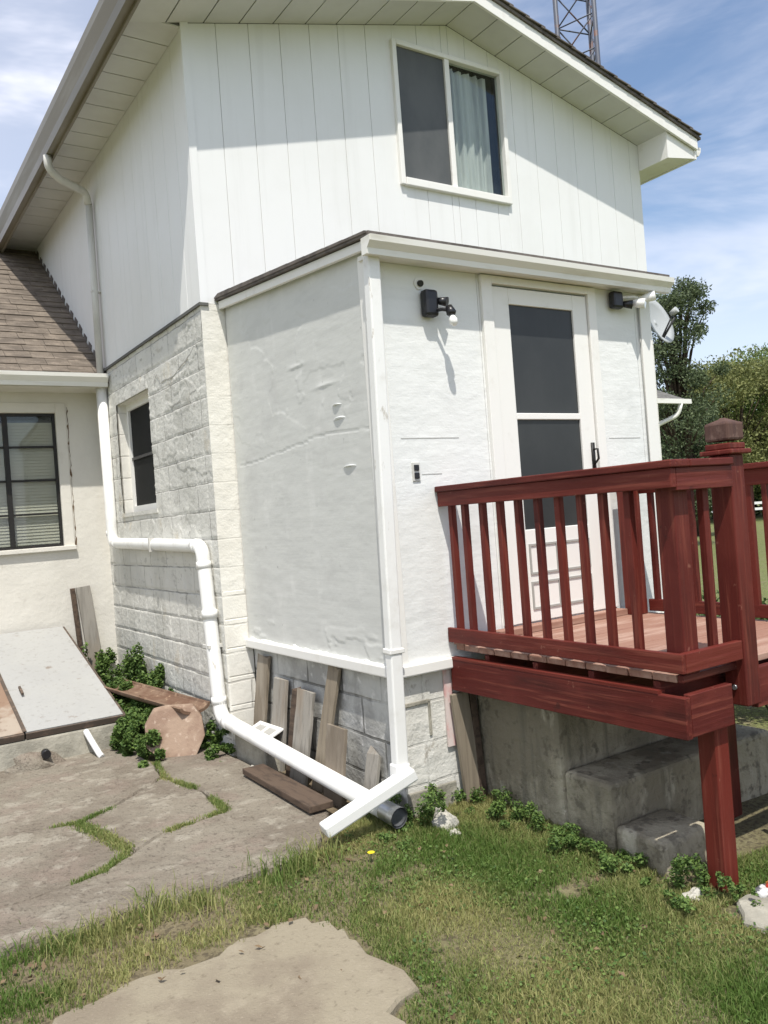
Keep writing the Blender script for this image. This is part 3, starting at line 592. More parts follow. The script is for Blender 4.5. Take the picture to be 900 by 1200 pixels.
# --- wing on the left
YW = 5.45; WW = (-1.76, -.70, 1.53, 3.01)
panels([-8, -.205], lambda x: -.35, lambda x: 3.24, [WW], YW, 1, .22, 0, 1).build('wing_wall', m_wing, house)
MB().box(-8, -7.8, YW+.2, HB, -.35, 3.3).build('wing_wall', m_wing, house)
ww = MB(); x0, x1, z0, z1 = WW
ww.box(x0, x0+.03, YW+.03, YW+.07, z0, z1).box(x1-.03, x1, YW+.03, YW+.07, z0, z1).box(x0+.03, x1-.03, YW+.03, YW+.07, z1-.03, z1).box(x0+.03, x1-.03, YW+.03, YW+.07, z0, z0+.03)
wwo = ww.build('window', m_iron, house, 'black steel casement window in the cream wing')
mb = MB(); mb.box(-1.245, -1.195, YW+.025, YW+.072, z0+.03, z1-.03); mb.build('mullion', m_iron, wwo)
for k in (1, 2, 3):
    z = z0+(z1-z0)*k/4
    MB().box(x0+.03, -1.245, YW+.035, YW+.065, z-.011, z+.011).build('glazing_bar', m_iron, wwo); MB().box(-1.195, x1-.03, YW+.035, YW+.065, z-.011, z+.011).build('glazing_bar', m_iron, wwo)
MB().box(x0+.03, x1-.03, YW+.05, YW+.053, z0+.03, z1-.03).build('pane', mg, wwo)
mb = MB()
for k in range(40):
    z = z0+.02+k*(z1-z0-.1)/40; mb.bar((x0, YW+.085, z), (x1, YW+.085, z), .037, .0025, (0, .3, .95))
mb.build('blind', m_blind, wwo); MB().box(x0-.02, x1+.02, YW+.2, YW+.21, z0-.02, z1+.02).build('dark_room_backing', m_glass, wwo)  # dark sheet behind the blind stands in for the wing's unlit room
mb = MB(); mb.box(x0-.11, x0-.001, YW-.012, YW-.001, z0-.02, z1+.11).box(x1+.001, x1+.11, YW-.012, YW-.001, z0-.02, z1+.11).box(x0-.001, x1+.001, YW-.012, YW-.001, z1+.001, z1+.11)
mb.build('window_trim', m_wing, house, bev=.004); MB().box(x0-.12, x1+.12, YW-.05, YW+.03, z0-.05, z0-.001).build('window_sill', m_wing, house, bev=.006)
mb = MB(); zz = 1.5; pv = None; sm_ = []
while zz < 3.08: sm_.append((-.573+random.uniform(-.006, .006), zz, random.choice((.0012, .003, .009))*random.uniform(.7, 1.3))); zz += random.uniform(.02, .06)
for (xa_, za_, wa_), (xb_, zb_, wb_) in zip(sm_[:-1], sm_[1:]): mb.prism([(xa_-wa_, za_), (xa_+wa_, za_), (xb_+wb_, zb_), (xb_-wb_, zb_)], 1, YW-.004, YW-.001)
mb.build('rust_stain', m_rustline, house)
# wing roof: courses of shingles laid as real steps
mb = MB(); ya, za, yb, zb = 5.03, 3.31, 8.35, 5.80; n = 25
for k in range(n):
    t0 = k/n; t1 = (k+1.02)/n
    y0, z0_ = ya+(yb-ya)*t0, za+(zb-za)*t0; y1, z1_ = ya+(yb-ya)*t1, za+(zb-za)*t1
    x = -8.1; xe = XG-.004
    while x < xe:
        w_ = random.uniform(.2, .36); x2 = min(x+w_, xe); r = random.uniform(.005, .015)
        mb.prism([(y0-.004, z0_), (y0-.004-r*.6, z0_+r), (y1, z1_+.006), (y1, z1_-.01)], 0, x, x2-.004); x = x2
mb.build('wing_roof', m_shingle, house)
mb = MB(); mb.prism([(ya-.02, za-.03), (ya, za-.005), (yb, zb-.012), (yb+3.2, 3.3), (yb+3.2, 3.2)], 0, -8.05, XG-.002); mb.build('wing_roof', m_shingleD, house)
MB().box(-8.05, XG-.01, 5.05, YW, 3.235, 3.262).build('wing_soffit', m_wing, house)
gpw = [(5.045, 3.37), (5.045, 3.245), (4.98, 3.235), (4.97, 3.28), (4.925, 3.33), (4.92, 3.37), (4.932, 3.37), (4.937, 3.335), (4.985, 3.285), (4.992, 3.25), (5.035, 3.257), (5.035, 3.37)]
mb = MB(); mb.prism(gpw, 0, -8.1, -.235); mb.prism([(5.044, 3.369), (5.044, 3.246), (4.981, 3.237), (4.971, 3.28), (4.926, 3.33), (4.921, 3.369)], 0, -.237, -.228)
mb.build('gutter', m_gutter_w, house, 'short grey-white gutter below the brown shingle roof')
mb = MB()                                        # bright flashing stubs where the brown roof meets the siding
for k in range(18):
    t = (k+.5)/18; y = ya+(yb-ya)*t; z = za+(zb-za)*t; mb.bar((XG-.006, y-.05, z+.0), (XG-.006, y+.05, z+.06+.03*random.random()), .008, .07, (1, 0, 0))
mb.build('step_flashing', m_shingleD, house)

# ------------------------------------------------------------------ downspouts
ds = root('downspout', 'long white drain pipe running down, sideways and down the left wall to the ground', 'drain pipe', (-.27, 2.3, -.27))
MB().tube(rounded([(-.73, 4.8, 5.62), (-.73, 4.8, 5.50), (-.62, 4.86, 5.42), (-.30, 5.06, 5.40), (-.262, 5.1, 5.28)], .07), .042, 12).build('elbow', m_spout, ds)
MB().tube([(-.258, 5.1, 5.28), (-.268, 5.1, 3.3)], .038, 12).build('upper_pipe', m_spout, ds)
MB().tube(rounded([(-.27, 5.1, 3.3), (-.27, 5.08, 1.52), (-.27, 2.40, 1.46), (-.275, 2.24, .05), (-.16, .0, -.165)], .11, 8), .058, 20).build('lower_pipe', m_pvc, ds)
MB().tube([(-.27, 5.1, 3.34), (-.27, 5.1, 3.24)], .064, 16).build('coupling', m_pvc, ds)
MB().tube([(-.273, 2.325, .86), (-.272, 2.332, .93)], .066, 18).build('coupling', m_pvc, ds)
for a_, b_ in (((-.27, 5.095, 1.66), (-.27, 5.095, 1.60)), ((-.27, 4.95, 1.518), (-.27, 4.89, 1.517)), ((-.27, 2.55, 1.463), (-.27, 2.49, 1.462)), ((-.272, 2.386, 1.33), (-.272, 2.382, 1.27)), ((-.275, 2.262, .22), (-.275, 2.257, .16)), ((-.268, 2.13, .04), (-.265, 2.07, .035))):
    MB().tube([a_, b_], .0625, 18).build('coupling', m_pvc, ds)
mb = MB(); mb.tube([(-.16, .0, -.165), (-.150, -.14, -.18)], [.06, .062], 18, cap=False); mb.tube([(-.159, .0, -.165), (-.151, -.135, -.18)], [.05, .05], 18, cap=False); mb.build('metal_end', m_galv, ds)
MB().box(-.3, -.205, 5.07, 5.13, 4.3, 4.32).build('strap', m_spout, ds); MB().box(-.33, -.205, 2.26, 2.40, .62, .645).build('strap', m_spout, ds); MB().box(-.335, -.205, 3.6, 3.625, 1.42, 1.55).build('strap', m_spout, ds)

fs = root('downspout', 'white square downspout at the front corner of the porch', 'drain pipe', (-.05, -.06, -.27))
MB().bar((-.012, -.075, 3.17), (-.07, -.065, .05), .085, .07, (1, 0, 0)).build('pipe', m_pvc, fs, bev=.01)
MB().bar((-.0545, -.068, .80), (-.055, -.0665, .77), .105, .085, (1, 0, 0)).build('bracket', m_trim, fs, bev=.005)
MB().bar((-.07, -.065, .11), (-.075, -.065, -.02), .10, .085, (1, 0, 0)).build('elbow', m_pvc, fs, bev=.01)
ex = MB(); ex.bar((-.015, -.12, .055), (-.60, -.035, -.165), .10, .075, (0, 1, 0)); eo = ex.build('downspout_extension', m_pvc, bev=.012)
tag(recenter(eo), 'white downspout length lying across the drain pipe by the porch corner', 'drain pipe')

# ------------------------------------------------------------------ wall fittings
def lamp(x, z, label):
    r_ = root('security_light', label, 'wall light', (x, -.002, z), 'black motion lights on the porch front')
    MB().box(x-.05, x+.055, -.075, -.002, z-.09, z+.085).build('housing', m_black, r_, bev=.022)
    MB().tube([(x+.055, -.04, z+.02), (x+.1, -.10, z+.0)], [.02, .032], 14).build('lamp_head', m_black, r_)
    MB().tube(rounded([(x+.03, -.06, z-.05), (x+.06, -.11, z-.05), (x+.085, -.15, z-.075)], .03), .012, 10).build('arm', m_black, r_)
    MB().tube([(x+.075, -.14, z-.04), (x+.082, -.155, z-.085), (x+.082, -.158, z-.1)], [.022, .033, .022], 14).build('lamp_socket', m_black, r_)
    MB().tube([(x+.082, -.158, z-.1), (x+.083, -.165, z-.13), (x+.084, -.17, z-.155), (x+.084, -.172, z-.17)], [.014, .028, .026, .008], 14).build('bulb', m_bulb, r_)
    return r_
lamp(.43, 2.93, 'black motion light with a white bulb left of the porch door')
l2 = root('security_light', 'black wall light with white lamp heads right of the porch door', 'wall light', (2.2, -.002, 3.1), 'black motion lights on the porch front')
MB().box(2.13, 2.24, -.08, -.016, 3.02, 3.15).build('housing', m_black, l2, bev=.02)
MB().tube([(2.24, -.05, 3.06), (2.3, -.1, 3.05)], [.02, .035], 14).build('lamp_head', m_black, l2)
for (a, b, c, d) in ((2.32, 3.07, 2.38, 3.05), (2.42, 3.1, 2.50, 3.12)):
    MB().tube([(a, -.07, b), ((a+c)/2, -.11, (b+d)/2), (c, -.16, d)], [.02, .034, .038], 14).build('lamp_head', m_bulb, l2)
MB().tube([(2.18, -.05, 3.10), (2.36, -.07, 3.12), (2.46, -.07, 3.11)], .012, 8).build('arm', m_trim, l2)
ou = root('outlet', 'small double power outlet cover on the porch front', 'power outlet', (.254, -.001, 1.86))
MB().box(.225, .285, -.008, -.001, 1.80, 1.92).build('cover_plate', m_spout, ou, bev=.003)
for z in (1.885, 1.835): MB().box(.236, .274, -.016, -.0085, z-.019, z+.019).build('socket', m_black, ou, bev=.008)
# satellite dish
dish = root('satellite_dish', 'grey satellite dish beyond the right edge of the porch', 'satellite dish', (2.65, .1, 2.8))
mb = MB(); c = Vector((2.83, .12, 2.99)); nrm = Vector((.15, -.9, .28)).normalized(); a = nrm.cross(Vector((0, 0, 1))).normalized(); b = nrm.cross(a)
for i in range(6):
    for k in range(24):
        t = 2*math.pi*k/24; r_ = .2*i/5; p_ = c + a*math.cos(t)*r_*.95 + b*math.sin(t)*r_ + nrm*(r_**2*1.1); mb.v.append(tuple(p_))
for i in range(5):
    for k in range(24): mb.f.append((i*24+k, i*24+(k+1) % 24, (i+1)*24+(k+1) % 24, (i+1)*24+k))
mb.sm = True; o = mb.build('reflector', m_dish, dish); q = o.modifiers.new('thick', 'SOLIDIFY'); q.thickness = .006
MB().tube([(2.6, .15, 2.86), (2.74, .16, 2.84), (2.83, .155, 2.98)], .016, 10).build('mount', m_blackm, dish)
MB().tube([tuple(c-b*-.16), tuple(c+nrm*.17+b*.04)], .009, 8).tube([tuple(c+b*.16+a*.02), tuple(c+nrm*.175+b*.0)], .007, 8).build('arm', m_blackm, dish)
MB().tube([tuple(c+nrm*.15+b*.0), tuple(c+nrm*.21-b*.01)], [.022, .026], 12).build('receiver', m_dish, dish)
# cable along the right corner
tag(MB().tube([(2.47, -.01, 3.1), (2.475, -.012, 2.4), (2.47, -.012, 1.2)], .005, 6).build('cable', m_shadowgap), 'thin cable running down the right porch corner', 'cable')

# ------------------------------------------------------------------ DECK
deck = root('deck', 'raised dark red stained wooden deck with railing in front of the porch door', 'deck', (1.25, -.9, -.33))
X0, X1, YF = .402, 2.16, -1.78; FZ = .745
mb = MB(); y = YF+.075; n = 0
while y < -.06:
    mb.box(X0+.05+random.uniform(-.006, .006), X1, y, min(y+.138, -.02), FZ-.035, FZ); y += .146
mb.build('deck_floor', m_floor, deck, bev=.004)
MB().box(X0+.051, .868, YF+.041, YF+.073, FZ-.034, FZ+.001).build('edge_board', m_rx, deck, bev=.003)
MB().box(X0, X0+.04, YF, -.015, .46, .655).build('rim_beam', m_ry, deck, bev=.004)
MB().box(X0+.041, .762, YF-.0, YF+.04, .465, .665).build('rim_beam', m_rx, deck, bev=.004)
MB().box(.99, X1, YF+.02, YF+.06, .50, .70).build('rim_beam', m_rx, deck, bev=.004)
MB().box(X1-.04, X1, YF+.065, -.015, .46, .705).build('rim_beam', m_ry, deck, bev=.004)
MB().box(X0-.002, X0+.05, YF+.15, -.015, .656, .672).build('ledger_strip', m_ry, deck)
mb = MB()
for k in range(4): mb.box(X0+.045, X1-.045, -.35-.42*k, -.31-.42*k, .53, .705)
mb.build('joist', m_rx, deck)
def balu(x, y, z0=.80, z1=1.70, sx=.038):
    mb = MB(); mb.box(x-sx/2, x+sx/2, y-sx/2, y+sx/2, z0, z1); mb.build('baluster', m_rz, deck, bev=.003)
# left side railing
for y in (-.09, -.22, -.39, -.55, -.705, -.865, -1.025, -1.185, -1.335, -1.50): balu(.45, y, .80, 1.66)
MB().box(.405, .43, YF-.0, -.01, .765, .858).build('bottom_rail', m_ry, deck, bev=.004)
MB().box(.400, .44, YF-.015, -.01, 1.63, 1.722).build('top_rail', m_ry, deck, bev=.004)
MB().box(.385, .53, YF-.03, -.005, 1.723, 1.76).build('rail_cap', m_ry, deck, bev=.006)
# short front railing
MB().box(.441, .87, YF-.015, YF+.02, 1.615, 1.722).build('top_rail', m_rx, deck, bev=.004)
MB().box(.531, .868, YF-.03, YF+.10, 1.723, 1.759).build('rail_cap', m_rx, deck, bev=.006)
MB().box(.431, .868, YF-.0, YF+.035, .765, .858).build('bottom_rail', m_rx, deck, bev=.004)
balu(.715, YF+.055, .80, 1.66)
MB().box(.48, .585, YF+.04, YF+.145, .746, 1.722).build('corner_post', m_rz, deck, bev=.005)
# posts
nw = MB().box(.872, .985, YF-.005, YF+.115, .53, 1.775).build('newel_post', m_rz, deck, 'tall newel post with a tiered cap beside the stair opening', bev=.006)
mb = MB(); mb.box(.842, 1.015, YF-.035, YF+.145, 1.776, 1.80).box(.862, .995, YF-.015, YF+.125, 1.801, 1.832); mb.build('cap', m_rz, nw, bev=.006)
m_wcap = mat('weathered_red_brown_wood', (.105, .06, .048), .9, [((40, 40, 3), (.08, .045, .04), .45, .62, .8), ((12,)*3, (.2, .13, .105), .52, .66, .8)], [((40, 40, 3), .8, .01)])
MB().box(.863, .994, YF-.014, YF+.124, 1.845, 1.937).build('cap_block', m_wcap, nw, bev=.012)
mb = MB(); v = [(.875, YF-.002, 1.937), (.982, YF-.002, 1.937), (.982, YF+.112, 1.937), (.875, YF+.112, 1.937)]; v += [(.915, YF+.04, 1.962), (.945, YF+.038, 1.957), (.94, YF+.075, 1.966), (.913, YF+.07, 1.954)]
mb.add(v, [(0,1,5,4),(1,2,6,5),(2,3,7,6),(3,0,4,7),(4,5,6,7),(3,2,1,0)]); mb.build('cap_tip', m_wcap, nw, bev=.006)
MB().tube([(.872, YF+.06, .62), (.862, YF+.06, .62)], .013, 8).build('bolt', m_galv, nw)
MB().box(.66, .765, -1.735, -1.635, -.34, .462).build('support_post', m_rz, deck, bev=.005)
MB().box(2.04, 2.15, -1.735, -1.635, -.34, .70).build('support_post', m_rz, deck, bev=.005)
MB().box(1.5, 1.6, -1.2, -1.1, -.34, .70).build('support_post', m_rz, deck, bev=.005)
# far side railing
for k in range(14): balu(2.12, -.28-.112*k, .80, 1.66)
MB().box(2.10, 2.14, YF+.1, -.21, .765, .85).build('bottom_rail', m_ry, deck, bev=.004)
MB().box(2.10, 2.14, YF+.1, -.02, 1.62, 1.722).build('top_rail', m_ry, deck, bev=.004)
MB().box(2.06, 2.19, YF-.02, -.01, 1.723, 1.76).build('rail_cap', m_ry, deck, bev=.006)
MB().box(1.98, 2.10, -.2, -.09, .746, 1.722).build('corner_post', m_rz, deck, bev=.005)
MB().box(2.05, 2.16, YF, YF+.11, .53, 1.722).build('corner_post', m_rz, deck, bev=.005)
MB().box(X0+.04, 1.98, -.115, -.015, .746, .79).build('threshold_board', m_floor, deck, bev=.004)
# stair down to the front from the opening
mb = MB()
for k in range(3):
    z = .52-.22*k; y = YF-.02-.26*k; mb.box(1.32, 2.02, y-.28, y, z-.035, z)
mb.build('stair_tread', m_floor, deck, bev=.004)
for x in (1.285, 2.025): MB().prism([(YF+.015, .46), (YF+.015, .2), (YF-.62, -.335), (YF-.92, -.335), (YF-.92, -.2)], 0, x, x+.03).build('stair_stringer', m_ry, deck)

# old concrete steps below the deck
stt = root('concrete_steps', 'old stained concrete steps left standing under the red deck', 'steps', (.9, -.7, -.36)); sx0 = .60
m_stconc = mat('dirty_old_concrete', (.43, .385, .285), .95, [((2.2, 2.2, 1.2), (.2, .175, .125), .42, .6, .85), ((7, 7, 2.5), (.56, .52, .41), .56, .7, .6), ((14,)*3, (.15, .13, .095), .54, .66, .8), ((9, 9, .8), (.16, .145, .11), .55, .68, .7)], [((18,)*3, .9, .03), ((70,)*3, .5, .006)])
MB().box(sx0, 2.12, -.74, -.0, -.42, .43).build('landing_block', m_stconc, stt, bev=.022)  # block and upper step widened rightward to keep the space behind dark
MB().box(sx0+.006, 2.1, -1.10, -.741, -.42, .055).build('step', m_stconc, stt, bev=.03)
MB().prism([(-1.101, -.42), (-1.101, -.165), (-1.42, -.18), (-1.45, -.42)], 0, sx0+.004, 1.02).build('step', m_stconc, stt, bev=.03)
lp = MB(); lp.bar((.50, -.04, -.33), (.44, -.03, .44), .13, .03, (1, 0, 0)); tag(recenter(lp.build('wood_plank', m_weath, bev=.004)), 'weathered plank standing between the porch corner and the deck', 'plank')
lp = MB(); lp.bar((.565, -.05, -.33), (.545, -.02, .44), .05, .04, (1, 0, 0)); tag(recenter(lp.build('wood_plank', m_dkwood, bev=.004)), 'narrow dark upright board beside the concrete steps', 'plank')

# ------------------------------------------------------------------ leaning boards by the foundation
def lean(y0, y1, ztop_, w_, mtl, label, xb=-.13, xt=.0, zb=None, th=.025, dy=0, jag=True):
    """board standing on the ground, leaning on the wall; y0/y1 foot and head centre"""
    zb = ghf(0, 1)-.01 if zb is None else zb
    mb = MB(); n = 6; vs = []
    p0 = Vector((xb, y0, zb)); p1 = Vector((xt, y1, ztop_)); d = (p1-p0).normalized(); a = Vector((0, 1, 0)); a = (a-d*a.dot(d)).normalized(); b = d.cross(a)
    for i in range(n+1):
        t = i/n; p = p0.lerp(p1, t); ww_ = w_*(1+random.uniform(-.04, .04)); pp = p
        for (u, v) in ((-1,-1),(1,-1),(1,1),(-1,1)): vs.append(pp + a*u*ww_/2 + b*v*th/2 + (d*random.uniform(-.03, .03) if (i == n and jag) else Vector()))
    fs_ = [(3,2,1,0)]+[(4*i+k, 4*i+(k+1) % 4, 4*i+4+(k+1) % 4, 4*i+4+k) for i in range(n) for k in range(4)]+[tuple(4*n+k for k in range(4))]
    mb.add(vs, fs_); o = mb.build('wood_board', mtl, bev=.003); tag(recenter(o), label, 'board', 'old boards leaning on the porch foundation')
lean(1.98, 1.92, .54, .2, m_weath, 'leftmost old board leaning on the porch foundation', zb=-.05, xb=-.06)
lean(1.62, 1.62, .38, .22, m_weathg, 'short grey board behind the small vent, second from the left', xb=-.10, xt=-.01)
lean(1.36, 1.34, .37, .1, m_dkwood, 'narrow dark board in the leaning row', xb=-.12, xt=-.02)
lean(1.17, 1.17, .36, .24, m_weathg, 'wide grey board with a ragged top in the leaning row', xb=-.15, xt=-.03)
lean(.93, .78, .60, .15, m_weath, 'tallest tan board, tapering, in the leaning row', xb=-.12, xt=.01)
lean(.62, .62, .22, .24, m_weath, 'short tan board standing nearest the porch corner', xb=-.17, xt=-.10, jag=False)
lean(.33, .33, .09, .14, m_weathg, 'low broken board behind the drain pipe end', xb=-.08, xt=.0)
mb = MB(); mb.bar((-.345, 1.5, -.195), (-.375, .40, -.195), .17, .045, (1, 0, 0)); tag(recenter(mb.build('wood_plank', m_dkwood, bev=.006)), 'dark brown plank lying flat on the patio beside the drain pipe', 'plank')
# grey block bench behind the pipe with a vent frame on it
mb = MB(); mb.box(-.22, -.03, 1.55, 2.12, -.29, -.06); tag(recenter(mb.build('concrete_block', m_conc, bev=.012)), 'grey concrete block behind the drain pipe at the wall', 'block')
vf = root('vent_cover', 'small white vent cover lying on the block by the wall', 'vent cover', (-.13, 1.7, -.05))
mb = MB(); A = Vector((-.21, 1.93, -.035)); U = Vector((.14, 0, .06)); V = Vector((0, -.42, .01)); 
def fr(u0, u1, v0, v1, mbx, h=.012):
    vs = [A+U*u+V*v+Vector((0, 0, k)) for k in (0, h) for (u, v) in ((u0, v0), (u1, v0), (u1, v1), (u0, v1))]
    mbx.add(vs, [(3,2,1,0),(4,5,6,7),(0,1,5,4),(1,2,6,5),(2,3,7,6),(3,0,4,7)])
fr(0, .2, 0, 1, mb); fr(.8, 1, 0, 1, mb); fr(.2, .8, 0, .12, mb); fr(.2, .8, .88, 1, mb); fr(.2, .8, .46, .54, mb); mb.build('frame', m_trim, vf)
mb = MB(); fr(.2, .8, .12, .46, mb, .005); fr(.2, .8, .54, .88, mb, .005); mb.build('grille', m_shadowgap, vf)
# paint chips / fragments
def rock(name, c, r, mtl, label, cat, sq=(1, 1, .7), seed=0, group=None):
    import bmesh
    bm = bmesh.new(); bmesh.ops.create_icosphere(bm, subdivisions=3, radius=1)
    rr = random.Random(seed); ph = [rr.uniform(0, 6) for _ in range(9)]
    for v in bm.verts:
        p = v.co; k = 1+.16*math.sin(3*p.x+ph[0])*math.sin(3*p.y+ph[1])+.12*math.sin(5*p.z+ph[2]+4*p.x)+.10*math.sin(7*p.y+ph[3])+.07*math.sin(11*p.x+9*p.z+ph[4])
        v.co = Vector((p.x*sq[0], p.y*sq[1], max(p.z, -.6)*sq[2]))*k*r
    me = bpy.data.meshes.new(name); bm.to_mesh(me); bm.free(); me.materials.append(mtl); o = bpy.data.objects.new(name, me); col.objects.link(o); o.location = c
    for p in me.polygons: p.use_smooth = (name != 'stone')
    return tag(o, label, cat, group)
rock('stone', (.13, -.20, -.275), .075, m_lime, 'white lump of rubble in the grass at the porch corner', 'stone', (.9, 1.2, 1.3), 1)
rock('stone', (.10, -.34, -.285), .04, m_lime, 'small white chip beside the lump of rubble', 'stone', seed=2)
rock('stone', (.52, -1.66, -.34), .05, m_lime, 'white stone at the foot of the red deck post', 'stone', (1.3, .9, .8), 3)
rock('stone', (-.30, 1.62, -.22), .02, m_lime, 'tiny white chip beside the dark plank', 'stone', seed=6)
bagr = rock('plastic_bag', (.86, -1.90, -.335), .085, m_bag, 'crumpled red and orange printed bag by the deck post', 'bag', (1.3, .8, .7), 8)
bagw = rock('plastic_bag', (.76, -1.86, -.335), .055, m_bagw, 'crumpled pale and black plastic beside the red bag', 'bag', (1.1, .9, .8), 9)

# ------------------------------------------------------------------ cellar bulkhead
bk = root('cellar_hatch', 'sloping steel cellar doors on a concrete kerb against the cream wing', 'cellar doors', (-1.6, 4.2, -.25))
A0 = Vector((-.78, 5.40, .63)); B0 = Vector((-.80, 3.22, .01)); sx = Vector((-1, .0, .0))
dn = (A0-B0).normalized(); nn = Vector((1, 0, 0)).cross(dn).normalized()
if nn.z < 0: nn = -nn
def door_leaf(xa, xb, nm, mtl, lab):
    a = Vector((xa, A0.y, A0.z)); b = Vector((xb, A0.y, A0.z)); dd = B0-A0; dd.x = 0
    mb = MB(); NX, NY = 14, 24; vs = []
    rr = random.Random(int(-xa*100))
    for k in (0, 1):
        for i in range(NX+1):
            for j in range(NY+1):
                u, v = i/NX, j/NY; p = a.lerp(b, u)+dd*v
                dent = .010*math.sin(5*u+1+rr.random()*.1)*math.sin(4*v+2)-.006*math.sin(11*v)*u if k and 0 < i < NX and 0 < j < NY else 0
                vs.append(p+nn*((.0 if k == 0 else .022)+dent))
    off = (NX+1)*(NY+1); fs_ = []
    for i in range(NX):
        for j in range(NY):
            q = [i*(NY+1)+j, (i+1)*(NY+1)+j, (i+1)*(NY+1)+j+1, i*(NY+1)+j+1]; fs_.append(tuple(q)); fs_.append(tuple(off+t for t in q))
    for i in range(NX):
        for j in (0, NY): q = i*(NY+1)+j; q2 = q+NY+1; fs_.append((q, q2, q2+off, q+off))
    for j in range(NY):
        for i in (0, NX): q = i*(NY+1)+j; fs_.append((q, q+1, q+1+off, q+off))
    mb.add(vs, fs_); o = mb.build(nm, mtl, bk, lab)
    for p in o.data.polygons: p.use_smooth = True
    e = o.modifiers.new('es', 'EDGE_SPLIT'); e.split_angle = R(40); return o
d1 = door_leaf(-.80, -1.60, 'door', m_bulk, 'pale dented right door leaf'); d2 = door_leaf(-1.615, -2.42, 'door', m_rust, 'rusty brown left door leaf')
mb = MB()
for (xa, xb) in ((-.785, -1.60), (-1.615, -2.43)):
    mb.bar(Vector((xa, B0.y-.012, B0.z-.012)), Vector((xb, B0.y-.012, B0.z-.012)), .05, .018, nn)
mb.bar(Vector((-.787, A0.y, A0.z))-nn*.02, Vector((-.787, B0.y, B0.z))-nn*.02, .022, .07, (1, 0, 0))
mb.bar(Vector((-1.6075, A0.y, A0.z))+nn*.028, Vector((-1.6075, B0.y, B0.z))+nn*.028, .03, .006, (1, 0, 0))
mb.build('frame', m_edge, bk)
mb = MB(); mb.bar(Vector((-1.50, 3.85, .215))+nn*.03, Vector((-1.50, 4.0, .258))+nn*.03, .02, .02); mb.build('handle', m_edge, d1)
mb = MB(); mb.prism([(5.44, -.3), (5.44, .585), (3.26, -.035), (3.20, -.035), (3.16, -.3)], 0, -2.38, -.83); mb.build('kerb', m_conc, bk, bev=.015)
# cement collar with a pipe in front of the hatch
cl = root('drain_collar', 'pale cement mound with a dark hole in front of the cellar doors', 'drain', (-1.55, 3.1, -.25))
rk = rock('mound', (0, 0, 0), .15, m_patio, None, None, (1.5, .8, .9), 11); rk.parent = cl
for k in ('label', 'category'):
    if k in rk.keys(): del rk[k]
mb = MB(); mb.tube([(-1.49, 2.99, -.135), (-1.49, 3.05, -.13)], .035, 12); mb.build('hole', m_black, cl)
mb = MB(); mb.tube(rounded([(-1.13, 3.18, -.05), (-1.12, 3.12, -.09), (-1.08, 2.96, -.22), (-1.07, 2.93, -.235)], .04), [.028]*(16-1+1-0) if False else .026, 10)
tag(recenter(mb.build('drain_stub', m_pvc)), 'short white pipe stub below the cellar door edge', 'pipe')

# wooden post boards against the wing wall
pb = root('wood_post', 'grey brown double board standing against the cream wall by the cellar doors', 'post', (-.55, 5.3, -.27))
MB().bar((-.44, 5.33, -.27), (-.545, 5.42, 1.06), .15, .04, (1, 0, 0)).build('front_board', m_weathg, pb, bev=.004)
MB().bar((-.60, 5.39, .0), (-.655, 5.43, 1.05), .05, .035, (1, 0, 0)).build('back_board', m_dkwood, pb, bev=.004)

# stone and rusty trough
poly = [(-.80, -.16), (-.78, .0), (-.69, .12), (-.60, .135), (-.40, .13), (-.36, .04), (-.37, -.1), (-.47, -.25), (-.70, -.265)]
mb = MB(); n = len(poly); c0 = 2.42
vs = [(x, c0+(z+.25)*.55+ (x+.6)*-.55, z) for x, z in poly]+[(x+.02, c0+.07+(z+.25)*.55+(x+.6)*-.55, z+.01) for x, z in poly]
mb.add(vs, [tuple(range(n)), tuple(range(2*n-1, n-1, -1))]+[(i, (i+1) % n, n+(i+1) % n, n+i) for i in range(n)])
tag(recenter(mb.build('flagstone', m_stone, bev=.012)), 'pinkish many-sided stone slab propped on edge by the weeds', 'stone')
mb = MB(); p0 = Vector((-.70, 4.0, .20)); p1 = Vector((-.385, 2.52, .13)); d = (p1-p0).normalized(); sd = Vector((-d.y, d.x, 0)).normalized(); n = 10; ring = []
for e, p in enumerate((p0, p0.lerp(p1, .5), p1)):
    for k in range(n+1):
        t = math.pi*k/n; mb.v.append(tuple(p + sd*math.cos(t)*.15 + Vector((0, 0, -math.sin(t)*.075))))
    for k in range(n, -1, -1):
        t = math.pi*k/n; mb.v.append(tuple(p + sd*math.cos(t)*.125 + Vector((0, 0, -math.sin(t)*.05+.002))))
q = 2*(n+1)
for e in range(2):
    for k in range(q): mb.f.append((e*q+k, e*q+(k+1) % q, (e+1)*q+(k+1) % q, (e+1)*q+k))
mb.f += [tuple(range(q)), tuple(range(2*q, 3*q))]
tag(recenter(mb.build('trough', m_trough)), 'rusty brown half-round trough lying above the stone slab', 'trough')
rock('stone', (-.50, 3.0, -.27), .13, m_conc, 'grey rock hidden in weeds under the rusty trough', 'stone', (1.2, 1.4, 1.3), 21)

